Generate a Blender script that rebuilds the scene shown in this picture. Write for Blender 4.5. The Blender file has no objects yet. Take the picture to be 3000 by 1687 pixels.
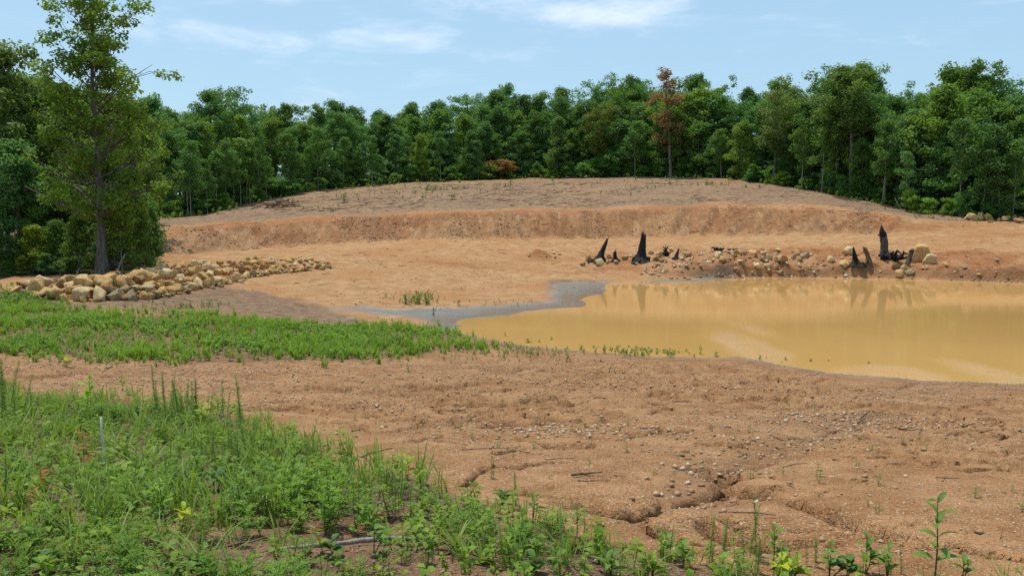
import bpy, bmesh, math, random
import numpy as np
from mathutils import Vector, Matrix, Quaternion

random.seed(7)
R = np.random.default_rng(7)
scene = bpy.context.scene
COL = scene.collection

# ------------------------------------------------------------------ camera
W0, H0, FPX = 3000.0, 1687.0, 2496.0
HORIZON = 640.0
CAMZ = 4.0
PITCH = math.atan((H0 / 2 - HORIZON) / FPX)
cam_d = bpy.data.cameras.new("camera")
cam_d.sensor_width = 36.0
cam_d.lens = 36.0 * FPX / W0
cam_d.clip_start = 0.05
cam_d.clip_end = 3000
cam = bpy.data.objects.new("camera", cam_d)
cam.location = (0, 0, CAMZ)
cam.rotation_euler = (math.pi / 2 - PITCH, 0, 0)
COL.objects.link(cam)
scene.camera = cam

# ------------------------------------------------------------------ light
SUN_EL, SUN_AZ = math.radians(73), math.radians(-38)      # azimuth from +Y towards +X
world = bpy.data.worlds.new("World")
scene.world = world
world.use_nodes = True
wn, wl = world.node_tree.nodes, world.node_tree.links
wn.clear()


def wnode(t, **k):
    n = wn.new(t)
    for a, b in k.items():
        setattr(n, a, b)
    return n


def wmath(op, a, b=None, c=None):
    n = wn.new('ShaderNodeMath')
    n.operation = op
    for i, v in enumerate((a, b, c)):
        if v is None:
            continue
        if isinstance(v, (int, float)):
            n.inputs[i].default_value = v
        else:
            wl.new(v, n.inputs[i])
    return n.outputs[0]


sky = wnode('ShaderNodeTexSky', sky_type='NISHITA')
sky.sun_disc = False
sky.sun_elevation = SUN_EL
sky.sun_rotation = SUN_AZ
sky.altitude = 0
sky.air_density = 1.0
sky.dust_density = 1.0
sky.ozone_density = 1.0
tc = wnode('ShaderNodeTexCoord')
sep = wnode('ShaderNodeSeparateXYZ')
wl.new(tc.outputs['Generated'], sep.inputs[0])
az = wmath('ARCTAN2', sep.outputs[0], sep.outputs[1])
el = wmath('ARCSINE', sep.outputs[2])
comb = wnode('ShaderNodeCombineXYZ')
wl.new(wmath('MULTIPLY', az, 5.0), comb.inputs[0])
wl.new(wmath('MULTIPLY', el, 17.0), comb.inputs[1])
nz = wnode('ShaderNodeTexNoise')
nz.inputs['Scale'].default_value = 1.5
nz.inputs['Detail'].default_value = 9
nz.inputs['Roughness'].default_value = 0.6
nz.inputs['Distortion'].default_value = 0.35
wl.new(comb.outputs[0], nz.inputs['Vector'])
nz2 = wnode('ShaderNodeTexNoise')
nz2.inputs['Scale'].default_value = 0.55
nz2.inputs['Detail'].default_value = 3
wl.new(comb.outputs[0], nz2.inputs['Vector'])
# thin cirrus over the whole sky, thicker in a few banks
blob_sum = None
for (a, e, sa, se, amp) in [(-0.03, 0.232, 0.075, 0.017, 0.8), (0.075, 0.228, 0.10, 0.022, 1.0), (0.172, 0.238, 0.05, 0.026, 0.8),
                            (-0.30, 0.198, 0.20, 0.018, 0.75), (-0.20, 0.180, 0.15, 0.02, 0.5), (-0.26, 0.255, 0.12, 0.02, 0.9),
                            (0.20, 0.26, 0.04, 0.02, 0.6), (0.40, 0.205, 0.20, 0.02, 0.3), (-0.14, 0.205, 0.08, 0.012, 0.4)]:
    da = wmath('POWER', wmath('MULTIPLY', wmath('SUBTRACT', az, a), 1 / sa), 2.0)
    de = wmath('POWER', wmath('MULTIPLY', wmath('SUBTRACT', el, e), 1 / se), 2.0)
    g = wmath('MULTIPLY', wmath('EXPONENT', wmath('MULTIPLY', wmath('ADD', da, de), -1.0)), amp)
    blob_sum = g if blob_sum is None else wmath('ADD', blob_sum, g)
thick = wmath('ADD', wmath('MULTIPLY', blob_sum, 0.24), wmath('MULTIPLY', wmath('SUBTRACT', nz2.outputs[0], 0.5), 0.35))
cl = wmath('ADD', nz.outputs[0], thick)
mr = wnode('ShaderNodeMapRange', interpolation_type='SMOOTHSTEP')
mr.inputs['From Min'].default_value = 0.53
mr.inputs['From Max'].default_value = 0.95
mr.inputs['To Min'].default_value = 0.0
mr.inputs['To Max'].default_value = 0.8
wl.new(cl, mr.inputs['Value'])
# pale summer haze mixed into the blue everywhere
hz = wnode('ShaderNodeMix', data_type='RGBA')
hz.inputs[0].default_value = 0.5
wl.new(sky.outputs[0], hz.inputs[6])
hz.inputs[7].default_value = (4.9, 8.0, 10.3, 1)
mx = wnode('ShaderNodeMix', data_type='RGBA')
wl.new(mr.outputs[0], mx.inputs[0])
wl.new(hz.outputs[2], mx.inputs[6])
mx.inputs[7].default_value = (8.4, 9.3, 10.8, 1)
bg = wnode('ShaderNodeBackground')
bg.inputs['Strength'].default_value = 0.097
wl.new(mx.outputs[2], bg.inputs[0])
wo = wnode('ShaderNodeOutputWorld')
wl.new(bg.outputs[0], wo.inputs[0])

sd = bpy.data.lights.new("sun", 'SUN')
sd.energy = 3.8
sd.angle = math.radians(0.6)
sd.color = (1.0, 0.955, 0.88)
so = bpy.data.objects.new("sun", sd)
svec = Vector((math.sin(SUN_AZ) * math.cos(SUN_EL), math.cos(SUN_AZ) * math.cos(SUN_EL), math.sin(SUN_EL)))
so.rotation_euler = svec.to_track_quat('Z', 'Y').to_euler()
so.location = (0, 0, 60)
COL.objects.link(so)

vs = scene.view_settings
vs.view_transform = 'Standard'
vs.look = 'None'
vs.exposure = 0.2
vs.gamma = 1.0
scene.cycles.max_bounces = 5
scene.cycles.diffuse_bounces = 3
scene.cycles.glossy_bounces = 2
scene.cycles.transmission_bounces = 3
scene.cycles.sample_clamp_indirect = 6
scene.cycles.use_denoising = False
scene.render.filter_size = 1.4 if hasattr(scene.render, 'filter_size') else 1.5

# ------------------------------------------------------------------ pixel <-> world
CP, SP = math.cos(PITCH), math.sin(PITCH)


def ray(px, row):
    xc, yc = (px - W0 / 2) / FPX, (H0 / 2 - row) / FPX
    return np.array([xc, CP + yc * SP, -SP + yc * CP])


def u_of(px, row):
    d = ray(px, row)
    return d[0] / d[1]


def z_row(row, D):
    d = ray(1500, row)
    return CAMZ + D * d[2] / d[1]


def D_row(row, z):
    d = ray(1500, row)
    return (z - CAMZ) * d[1] / d[2]


def project(X, Y, Z):
    xc = X
    yc = Y * SP + (Z - CAMZ) * CP
    f = Y * CP - (Z - CAMZ) * SP
    return W0 / 2 + FPX * xc / f, H0 / 2 - FPX * yc / f


# ------------------------------------------------------------------ noise
def _hash(ix, iy, seed):
    h = (ix.astype(np.int64) * 374761393 + iy.astype(np.int64) * 668265263 + seed * 974634777) & 0xFFFFFFFF
    h = ((h ^ (h >> 13)) * 1274126177) & 0xFFFFFFFF
    return ((h ^ (h >> 16)) & 0xFFFF) / 65535.0


def vnoise(x, y, seed=0):
    x = np.asarray(x, float); y = np.asarray(y, float)
    ix, iy = np.floor(x), np.floor(y)
    fx, fy = x - ix, y - iy
    fx = fx * fx * fx * (fx * (fx * 6 - 15) + 10); fy = fy * fy * fy * (fy * (fy * 6 - 15) + 10)
    a, b = _hash(ix, iy, seed), _hash(ix + 1, iy, seed)
    c, d = _hash(ix, iy + 1, seed), _hash(ix + 1, iy + 1, seed)
    return (a + (b - a) * fx) * (1 - fy) + (c + (d - c) * fx) * fy


def fbm(x, y, seed=0, octv=4, gain=0.5):
    s = 0; a = 1; t = 0
    ca, sa = math.cos(0.6), math.sin(0.6)
    for o in range(octv):
        s = s + a * vnoise(x, y, seed + o * 17)
        t += a; a *= gain
        x, y = (x * ca - y * sa) * 2.03 + 11.3, (x * sa + y * ca) * 2.03 + 5.7
    return s / t


def sstep(a, b, x):
    t = np.clip((x - a) / (b - a), 0, 1)
    return t * t * (3 - 2 * t)


# ------------------------------------------------------------------ mesh building
def mk_mesh(name, V, faces, attrs=None, smooth=False):
    """faces: list of int arrays (m,k)"""
    me = bpy.data.meshes.new(name)
    V = np.asarray(V, np.float32)
    me.vertices.add(len(V))
    me.vertices.foreach_set('co', V.ravel())
    idx, starts, off = [], [], 0
    for F in faces:
        F = np.asarray(F, np.int32)
        if len(F) == 0:
            continue
        m, k = F.shape
        idx.append(F.ravel())
        starts.append(off + np.arange(m) * k)
        off += m * k
    idx = np.concatenate(idx); starts = np.concatenate(starts)
    me.loops.add(len(idx))
    me.loops.foreach_set('vertex_index', idx)
    me.polygons.add(len(starts))
    me.polygons.foreach_set('loop_start', starts.astype(np.int32))
    if attrs:
        for k, v in attrs.items():
            at = me.attributes.new(k, 'FLOAT', 'POINT')
            at.data.foreach_set('value', np.asarray(v, np.float32))
    me.update(calc_edges=True)
    me.validate()
    if smooth:
        me.polygons.foreach_set('use_smooth', np.ones(len(me.polygons), bool))
    return me


def add(name, me, mat=None, parent=None, loc=None):
    o = bpy.data.objects.new(name, me)
    COL.objects.link(o)
    if mat is not None and me is not None and len(me.materials) == 0:
        me.materials.append(mat)
    if parent:
        o.parent = parent
    if loc is not None:
        o.location = loc
    return o


def empty(name, loc=(0, 0, 0)):
    o = bpy.data.objects.new(name, None)
    o.empty_display_size = 0.2
    o.location = loc
    COL.objects.link(o)
    return o


def tag(o, label=None, cat=None, group=None, kind=None):
    if label: o['label'] = label
    if cat: o['category'] = cat
    if group: o['group'] = group
    if kind: o['kind'] = kind
    return o


ORD = ['', 'first', 'second', 'third', 'fourth', 'fifth', 'sixth', 'seventh', 'eighth', 'ninth', 'tenth', 'eleventh', 'twelfth']


def ordinal(n):
    if n <= 12:
        return ORD[n]
    s = 'th' if 10 <= n % 100 <= 20 else {1: 'st', 2: 'nd', 3: 'rd'}.get(n % 10, 'th')
    return '%d%s' % (n, s)


class Buf:
    """collects geometry of one mesh"""
    def __init__(self):
        self.V, self.Q, self.T, self.tone, self.n = [], [], [], [], 0

    def put(self, V, Q=None, T=None, tone=None):
        V = np.asarray(V, float).reshape(-1, 3)
        self.V.append(V)
        if Q is not None and len(Q): self.Q.append(np.asarray(Q) + self.n)
        if T is not None and len(T): self.T.append(np.asarray(T) + self.n)
        self.tone.append(np.full(len(V), 0.5) if tone is None else np.broadcast_to(np.asarray(tone, float), (len(V),)).copy())
        self.n += len(V)

    def arrays(self):
        return (np.concatenate(self.V), np.concatenate(self.Q) if self.Q else np.zeros((0, 4), int),
                np.concatenate(self.T) if self.T else np.zeros((0, 3), int), np.concatenate(self.tone))

    def mesh(self, name, smooth=False):
        V, Q, T, t = self.arrays()
        return mk_mesh(name, V, [Q, T], {'tone': t}, smooth)


def tube(buf, pts, rad, sides=6, tone=0.5, rough=0.0, rng=R, cap=True):
    pts = np.asarray(pts, float); n = len(pts)
    rad = np.broadcast_to(np.asarray(rad, float), (n,))
    tan = np.gradient(pts, axis=0)
    tan /= np.linalg.norm(tan, axis=1, keepdims=True) + 1e-9
    ref = np.array([0.31, 0.95, 0.05]) if abs(tan[0][2]) > 0.6 else np.array([0.05, 0.1, 1.0])
    a = np.cross(tan, ref); a /= np.linalg.norm(a, axis=1, keepdims=True) + 1e-9
    b = np.cross(tan, a)
    th = np.linspace(0, 2 * math.pi, sides, endpoint=False)
    rr = rad[:, None] * (1 + rough * rng.normal(size=(n, sides))) if rough else np.repeat(rad[:, None], sides, 1)
    V = pts[:, None, :] + rr[..., None] * (np.cos(th)[None, :, None] * a[:, None, :] + np.sin(th)[None, :, None] * b[:, None, :])
    V = V.reshape(-1, 3)
    i = np.arange(n - 1)[:, None] * sides; j = np.arange(sides)[None, :]; j2 = (j + 1) % sides
    Q = np.stack([i + j, i + j2, i + sides + j2, i + sides + j], -1).reshape(-1, 4)
    T = None
    if cap:
        V = np.concatenate([V, pts[-1:] + tan[-1:] * rad[-1] * 0.3])
        k = (n - 1) * sides
        T = np.stack([k + np.arange(sides), k + (np.arange(sides) + 1) % sides, np.full(sides, n * sides)], -1)
    buf.put(V, Q, T, tone)


# ------------------------------------------------------------------ materials
def nt(name):
    m = bpy.data.materials.new(name)
    m.use_nodes = True
    m.node_tree.nodes.clear()
    return m, m.node_tree.nodes, m.node_tree.links


class NB:
    def __init__(self, name):
        self.m, self.n, self.l = nt(name)

    def node(self, t, ins=None, **k):
        n = self.n.new(t)
        for a, b in k.items():
            setattr(n, a, b)
        for a, v in (ins or {}).items():
            self.set(n.inputs[a], v)
        return n

    def set(self, sock, v):
        if hasattr(v, 'is_linked'):
            self.l.new(v, sock)
        else:
            if isinstance(v, tuple) and len(v) == 3 and sock.type == 'RGBA':
                v = (*v, 1)
            sock.default_value = v

    def math(self, op, a, b=0.0, clamp=False):
        n = self.n.new('ShaderNodeMath'); n.operation = op; n.use_clamp = clamp
        self.set(n.inputs[0], a); self.set(n.inputs[1], b)
        return n.outputs[0]

    def mix(self, f, a, b, blend='MIX'):
        n = self.n.new('ShaderNodeMix'); n.data_type = 'RGBA'; n.blend_type = blend
        self.set(n.inputs[0], f); self.set(n.inputs[6], a); self.set(n.inputs[7], b)
        return n.outputs[2]

    def noise(self, vec, scale, detail=4, rough=0.55, dist=0.0):
        n = self.node('ShaderNodeTexNoise', {'Scale': scale, 'Detail': detail, 'Roughness': rough, 'Distortion': dist})
        if vec is not None: self.l.new(vec, n.inputs['Vector'])
        return n.outputs[0]

    def ramp(self, v, lo, hi, a=0.0, b=1.0):
        n = self.node('ShaderNodeMapRange', {'From Min': lo, 'From Max': hi, 'To Min': a, 'To Max': b}, interpolation_type='SMOOTHSTEP')
        self.set(n.inputs['Value'], v)
        return n.outputs[0]

    def attr(self, name):
        return self.node('ShaderNodeAttribute', attribute_name=name).outputs['Fac']

    def mapping(self, vec, scale):
        n = self.node('ShaderNodeMapping')
        self.l.new(vec, n.inputs['Vector']); n.inputs['Scale'].default_value = scale
        return n.outputs[0]

    def bump(self, h, strength, dist):
        n = self.node('ShaderNodeBump', {'Strength': strength, 'Distance': dist})
        self.set(n.inputs['Height'], h)
        return n.outputs[0]

    def principled(self, color, rough=0.9, spec=0.25, normal=None, **k):
        p = self.node('ShaderNodeBsdfPrincipled')
        self.set(p.inputs['Base Color'], color); self.set(p.inputs['Roughness'], rough)
        self.set(p.inputs['Specular IOR Level'], spec)
        if normal is not None: self.l.new(normal, p.inputs['Normal'])
        return p.outputs[0]

    def out(self, s):
        o = self.node('ShaderNodeOutputMaterial')
        self.l.new(s, o.inputs[0])
        return self.m


def mat_ground():
    b = NB('soil')
    P = b.node('ShaderNodeNewGeometry').outputs['Position']
    n_big = b.noise(P, 0.16, 4, 0.6)
    n_mid = b.noise(P, 1.3, 5, 0.62, 0.4)
    n_fin = b.noise(P, 14.0, 4, 0.7)
    n_grit = b.noise(P, 55.0, 2, 0.6)
    stripe = b.noise(b.mapping(P, (0.35, 1.8, 1.0)), 1.0, 6, 0.65, 0.6)
    tan = b.mix(b.ramp(n_mid, 0.32, 0.7), (0.345, 0.175, 0.072), (0.475, 0.282, 0.138))
    tan = b.mix(b.ramp(n_big, 0.42, 0.68, 0, 0.75), tan, (0.37, 0.17, 0.066))
    tan = b.mix(b.ramp(stripe, 0.52, 0.72, 0, 0.55), tan, (0.48, 0.305, 0.165))
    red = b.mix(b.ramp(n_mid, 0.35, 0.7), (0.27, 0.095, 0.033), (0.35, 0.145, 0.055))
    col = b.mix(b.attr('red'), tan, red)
    top = b.mix(b.ramp(b.noise(P, 2.4, 6, 0.75), 0.35, 0.66), (0.115, 0.072, 0.047), (0.30, 0.195, 0.12))
    top = b.mix(b.ramp(stripe, 0.5, 0.66, 0, 0.6), top, (0.25, 0.16, 0.10))
    col = b.mix(b.attr('topsoil'), col, top)
    near = b.mix(b.ramp(n_mid, 0.34, 0.68), (0.285, 0.133, 0.053), (0.405, 0.215, 0.098))
    col = b.mix(b.attr('near'), col, near)
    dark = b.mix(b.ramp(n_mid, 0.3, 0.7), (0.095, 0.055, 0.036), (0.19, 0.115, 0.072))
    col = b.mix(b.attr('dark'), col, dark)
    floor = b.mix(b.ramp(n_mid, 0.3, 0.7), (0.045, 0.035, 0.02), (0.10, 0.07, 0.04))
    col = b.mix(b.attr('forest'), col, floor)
    # cut face: dark and pale streaks running down it
    fa = b.attr('face')
    stk = b.noise(b.mapping(P, (1.6, 0.25, 0.5)), 1.0, 6, 0.7, 0.8)
    col = b.mix(b.math('MULTIPLY', fa, b.ramp(stk, 0.50, 0.62, 0, 0.75)), col, (0.235, 0.115, 0.055))
    col = b.mix(b.math('MULTIPLY', fa, b.ramp(stk, 0.46, 0.34, 0, 0.7)), col, (0.46, 0.30, 0.17))
    clod = b.noise(P, 3.6, 6, 0.75, 0.3)
    # grit: small pale stone chips and darker crumbs
    grit = b.ramp(n_grit, 0.54, 0.66, 0, 0.75)
    col = b.mix(b.math('MULTIPLY', grit, b.attr('grit')), col, (0.56, 0.43, 0.29))
    crumb = b.ramp(n_fin, 0.53, 0.68, 0, 0.55)
    col = b.mix(b.math('MULTIPLY', crumb, b.attr('grit')), col, (0.17, 0.09, 0.045))
    mud = b.mix(b.ramp(n_mid, 0.35, 0.65), (0.105, 0.09, 0.072), (0.215, 0.18, 0.135))
    wet = b.attr('wet')
    col = b.mix(wet, col, mud)
    damp_shade = b.attr('damp_shade')  # damp shore and wash soil, plus shade painted into the rill cuts
    col = b.mix(b.math('MULTIPLY', damp_shade, 0.55), col, (0.17, 0.09, 0.045))
    rough = b.math('SUBTRACT', 0.95, b.math('MULTIPLY', wet, b.ramp(n_mid, 0.36, 0.60, 0.28, 0.72)))
    rough = b.math('SUBTRACT', rough, b.math('MULTIPLY', damp_shade, 0.35))
    spec = b.math('ADD', 0.12, b.math('MULTIPLY', wet, 0.4))
    h = b.math('ADD', b.math('MULTIPLY', n_fin, 0.7), b.math('MULTIPLY', n_grit, 0.35))
    dry = b.math('SUBTRACT', 1.0, b.math('MULTIPLY', wet, 0.93))
    bn = b.node('ShaderNodeBump', {'Distance': 0.06})
    b.set(bn.inputs['Strength'], b.math('MULTIPLY', dry, 0.7)); b.set(bn.inputs['Height'], h)
    bn2 = b.node('ShaderNodeBump', {'Distance': 0.45, 'Strength': 0.7})
    b.set(bn2.inputs['Height'], b.math('MULTIPLY', b.math('ADD', b.math('MULTIPLY', stripe, 0.5), b.math('ADD', b.math('MULTIPLY', clod, 0.45), b.math('MULTIPLY', fa, stk))), dry)); b.l.new(bn.outputs[0], bn2.inputs['Normal'])
    return b.out(b.principled(col, rough, spec, bn2.outputs[0]))


def mat_water():
    b = NB('muddy_water')
    P = b.node('ShaderNodeNewGeometry').outputs['Position']
    n = b.noise(P, 0.12, 3, 0.5)
    col = b.mix(b.ramp(n, 0.3, 0.7), (0.51, 0.288, 0.094), (0.545, 0.314, 0.106))
    rip = b.noise(b.mapping(P, (1.0, 2.2, 1.0)), 3.0, 3, 0.6)
    rp_ = b.attr('ripple')
    fine = b.noise(b.mapping(P, (5.0, 14.0, 1.0)), 1.0, 3, 0.6)
    bnode = b.node('ShaderNodeBump', {'Distance': 0.07})
    b.set(bnode.inputs['Strength'], b.math('ADD', 0.012, b.math('MULTIPLY', rp_, 1.0)))
    b.set(bnode.inputs['Height'], b.math('ADD', b.math('MULTIPLY', rip, 0.4), b.math('MULTIPLY', fine, rp_)))
    bn = bnode.outputs[0]
    p = b.node('ShaderNodeBsdfPrincipled')
    b.set(p.inputs['Base Color'], col)
    p.inputs['Roughness'].default_value = 0.06
    p.inputs['IOR'].default_value = 1.33
    p.inputs['Specular IOR Level'].default_value = 0.5
    b.l.new(bn, p.inputs['Normal'])
    return b.out(p.outputs[0])


def mat_leaf(name, trans=0.32, yellow=(1.35, 1.18, 0.75), rough=0.55):
    b = NB(name)
    oi = b.node('ShaderNodeObjectInfo')
    geo = b.node('ShaderNodeNewGeometry')
    tone = b.attr('tone')
    rnd = geo.outputs['Random Per Island']
    v = b.math('ADD', b.math('MULTIPLY', tone, 0.85), b.math('MULTIPLY', rnd, 0.5))      # 0..1.3
    mul = b.node('ShaderNodeMix', data_type='RGBA')
    b.set(mul.inputs[0], b.math('MULTIPLY', v, 0.77, True))
    mul.inputs[6].default_value = (0.62, 0.68, 0.75, 1)
    mul.inputs[7].default_value = (*yellow, 1)
    col = b.mix(1.0, oi.outputs['Color'], mul.outputs[2], 'MULTIPLY')
    d = b.principled(col, rough, 0.16)
    tr = b.node('ShaderNodeBsdfTranslucent')
    b.set(tr.inputs[0], b.mix(1.0, col, (1.25, 1.3, 0.55), 'MULTIPLY'))
    ms = b.node('ShaderNodeMixShader')
    ms.inputs[0].default_value = trans
    b.l.new(d, ms.inputs[1]); b.l.new(tr.outputs[0], ms.inputs[2])
    return b.out(ms.outputs[0])


def mat_bark(name, c1, c2, scale=9.0, stretch=0.18, rough=0.9, use_tint=False):
    b = NB(name)
    tcn = b.node('ShaderNodeTexCoord').outputs['Object']
    n = b.noise(b.mapping(tcn, (1, 1, stretch)), scale, 5, 0.65, 0.3)
    col = b.mix(b.ramp(n, 0.35, 0.65), c1, c2)
    if use_tint:
        col = b.mix(1.0, col, b.node('ShaderNodeObjectInfo').outputs['Color'], 'MULTIPLY')
    return b.out(b.principled(col, rough, 0.2, b.bump(n, 0.8, 0.04)))


def mat_rock():
    b = NB('limestone')
    tcn = b.node('ShaderNodeTexCoord').outputs['Object']
    oi = b.node('ShaderNodeObjectInfo')
    off = b.node('ShaderNodeVectorMath', operation='ADD')
    b.l.new(tcn, off.inputs[0])
    cmb = b.node('ShaderNodeCombineXYZ')
    b.set(cmb.inputs[0], b.math('MULTIPLY', oi.outputs['Random'], 37.0))
    b.set(cmb.inputs[1], b.math('MULTIPLY', oi.outputs['Random'], 91.0))
    b.l.new(cmb.outputs[0], off.inputs[1])
    v = off.outputs[0]
    n1 = b.noise(v, 1.6, 5, 0.65, 0.5)
    n2 = b.noise(v, 6.0, 5, 0.7)
    n3 = b.noise(v, 22.0, 3, 0.7)
    base = b.mix(b.ramp(n2, 0.33, 0.7), (0.78, 0.72, 0.60), (1.2, 1.12, 0.95))
    col = b.mix(1.0, oi.outputs['Color'], base, 'MULTIPLY')
    col = b.mix(b.ramp(n1, 0.50, 0.68, 0, 0.65), col, (0.38, 0.18, 0.065))
    col = b.mix(b.ramp(n3, 0.62, 0.78, 0, 0.45), col, (0.14, 0.10, 0.065))
    h = b.math('ADD', n2, b.math('MULTIPLY', n3, 0.5))
    return b.out(b.principled(col, 0.92, 0.15, b.bump(h, 0.9, 0.09)))


def mat_plain(name, c1, c2, scale=20, rough=0.9, bump=0.4):
    b = NB(name)
    tcn = b.node('ShaderNodeTexCoord').outputs['Object']
    n = b.noise(tcn, scale, 4, 0.65)
    return b.out(b.principled(b.mix(b.ramp(n, 0.35, 0.65), c1, c2), rough, 0.2, b.bump(n, bump, 0.03)))


def mat_gravel():
    b = NB('gravel')
    geo = b.node('ShaderNodeNewGeometry')
    r = geo.outputs['Random Per Island']
    col = b.mix(b.ramp(r, 0.0, 1.0), (0.30, 0.175, 0.09), (0.48, 0.33, 0.205))
    col = b.mix(b.ramp(r, 0.80, 1.0), col, (0.52, 0.42, 0.31))
    return b.out(b.principled(col, 0.9, 0.15))


M_GROUND, M_WATER, M_ROCK, M_GRAVEL = mat_ground(), mat_water(), mat_rock(), mat_gravel()
M_LEAF = mat_leaf('foliage', 0.44, (1.28, 1.2, 0.85))
M_WEED = mat_leaf('weed_leaf', 0.38, (1.5, 1.35, 0.8), 0.5)
M_BARK = mat_bark('bark', (0.075, 0.06, 0.047), (0.19, 0.16, 0.13))
M_PALE = mat_bark('pale_bark', (0.17, 0.145, 0.115), (0.32, 0.28, 0.235))
M_CHAR = mat_bark('charred_wood', (0.004, 0.004, 0.005), (0.034, 0.029, 0.026), 14, 0.12, 0.75)
M_GREYWOOD = mat_bark('scorched_wood', (0.035, 0.027, 0.022), (0.15, 0.115, 0.085), 16, 0.08)
M_BROWNWOOD = mat_bark('weathered_wood', (0.05, 0.035, 0.025), (0.22, 0.15, 0.10), 16, 0.08)
M_BLEACH = mat_bark('bleached_wood', (0.58, 0.52, 0.44), (0.82, 0.77, 0.69), 25, 0.2)
M_TWIG = mat_bark('twig', (0.06, 0.042, 0.03), (0.16, 0.11, 0.075), 30, 0.3)
M_STEM = mat_plain('green_stem', (0.07, 0.10, 0.025), (0.13, 0.15, 0.05), 30)

# ------------------------------------------------------------------ terrain
zz = lambda row, z: (D_row(row, z), z)
dd = lambda row, D: (D, z_row(row, D))
NEAR = lambda z1=2.4, r2=1400, z2=1.9, r3=1250, z3=1.5, r4=1150, z4=1.15: [(1.0, z1 + 0.12), zz(1687, z1), zz(r2, z2), zz(r3, z3), zz(r4, z4)]
C0 = NEAR() + [zz(1040, .95), zz(900, .9), zz(868, .92), zz(815, 1.1), (50, 1.5), (60, 2.0), (64, 2.3), (72, 2.8), (85, 3.6), (150, 6), (600, 6)]
C3000 = NEAR(2.3, 1500, 2.0, 1300, .95, 1190, .35) + [zz(1123, .02), zz(930, .02), zz(829, .02), dd(795, 54.5), dd(748, 61), dd(695, 70), dd(660, 74), dd(652, 77), dd(645, 79), (150, 7.5), (600, 7)]
COLS = {
    -700: C0, 0: C0,
    300: NEAR() + [zz(1060, .9), zz(900, .82), zz(872, .85), zz(805, 1.25), (50, 1.6), (58, 2.1), (62, 2.6), (70, 3.2), (84, 4.2), (150, 7), (600, 7)],
    450: NEAR() + [zz(1060, .85), zz(900, .7), zz(850, .85), zz(790, 1.15), dd(755, 51), dd(740, 54), dd(672, 58), dd(655, 66), dd(645, 76), (150, 7.5), (600, 7)],
    600: NEAR(z3=1.45, z4=1.1) + [zz(1060, .75), zz(905, .55), zz(845, .75), zz(785, 1.1), dd(755, 54), dd(742, 57.5), dd(668, 61), dd(648, 70), dd(632, 84), (150, 9), (600, 9)],
    900: NEAR(z3=1.35, z4=1.0) + [zz(1060, .65), zz(950, .2), zz(905, .05), zz(850, .35), zz(760, 1.3), dd(712, 70), dd(646, 73.5), dd(628, 79), dd(562, 105), (150, 10), (600, 9)],
    1200: NEAR(z3=1.3, z4=.9) + [zz(1050, .4), zz(970, .05), zz(900, .03), zz(840, .3), zz(745, 1.4), dd(700, 72), dd(634, 75.5), dd(614, 81), dd(535, 118), (155, 11), (600, 10)],
    1500: NEAR(z3=1.2, r4=1130, z4=.7) + [zz(1008, .02), zz(940, .02), zz(880, .03), zz(800, .4), dd(742, 65), dd(697, 75), dd(624, 78.5), dd(602, 84), dd(523, 125), (155, 11.5), (600, 10)],
    1800: NEAR(2.35, z3=1.1, r4=1130, z4=.5) + [zz(1035, .02), zz(930, .02), zz(824, .02), zz(785, .5), dd(738, 69), dd(694, 77), dd(620, 80.5), dd(597, 86), dd(518, 122), (155, 11), (600, 10)],
    2100: NEAR(2.3, z2=1.8, z3=1.0, r4=1140, z4=.4) + [zz(1046, .02), zz(930, .02), zz(815, .02), dd(778, 58.3), dd(733, 67), dd(687, 77), dd(607, 81), dd(584, 87), dd(520, 112), (150, 9.5), (600, 9)],
    2400: NEAR(2.3, z2=1.8, z3=.9, r4=1160, z4=.35) + [zz(1092, .02), zz(930, .02), zz(812, .02), dd(775, 59.2), dd(730, 67), dd(683, 76), dd(606, 80), dd(592, 84), dd(562, 95), (150, 9), (600, 8)],
    2700: NEAR(2.3, 1450, 1.9, 1280, .95, 1180, .4) + [zz(1112, .02), zz(930, .02), zz(818, .02), dd(785, 57.5), dd(740, 64), dd(682, 74), dd(646, 77), dd(638, 79), dd(631, 82), (150, 8), (600, 8)],
    3000: C3000, 3700: C3000,
}
cu = np.array([(p - 1500) / FPX for p in COLS])
cD = np.array([[q[0] for q in COLS[p]] for p in COLS])
cZ = np.array([[q[1] for q in COLS[p]] for p in COLS])
NU, K = 520, cD.shape[1]
UG = np.linspace(-0.88, 0.88, NU)


def smooth_cols(A):
    fine = np.linspace(cu[0], cu[-1], 1400)
    o = np.empty((NU, A.shape[1]))
    ker = np.exp(-np.linspace(-2.2, 2.2, 61) ** 2); ker /= ker.sum()
    for k in range(A.shape[1]):
        y = np.interp(fine, cu, A[:, k])
        y = np.convolve(np.pad(y, 30, mode='edge'), ker, mode='valid')
        o[:, k] = np.interp(UG, fine, y)
    return o


LD, LZ = smooth_cols(cD), smooth_cols(cZ)
# rows of the fan, closer together where the cut bank and the bluff stand
Yt = np.geomspace(1.2, 170, 6000)
dens = 1 / Yt * (1 + 1.6 * sstep(50, 55, Yt) * (1 - sstep(84, 92, Yt)))
cum = np.concatenate([[0], np.cumsum((dens[1:] + dens[:-1]) / 2 * np.diff(Yt))])
NY = 860
YG = np.interp(np.linspace(0, cum[-1], NY), cum, Yt)
YG = np.concatenate([YG, [200, 260, 400, 600]])
NY = len(YG)
Z = np.empty((NU, NY)); S = np.empty((NU, NY))
for i in range(NU):
    Z[i] = np.interp(YG, LD[i], LZ[i])
    S[i] = np.interp(YG, LD[i], np.arange(K))
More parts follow.
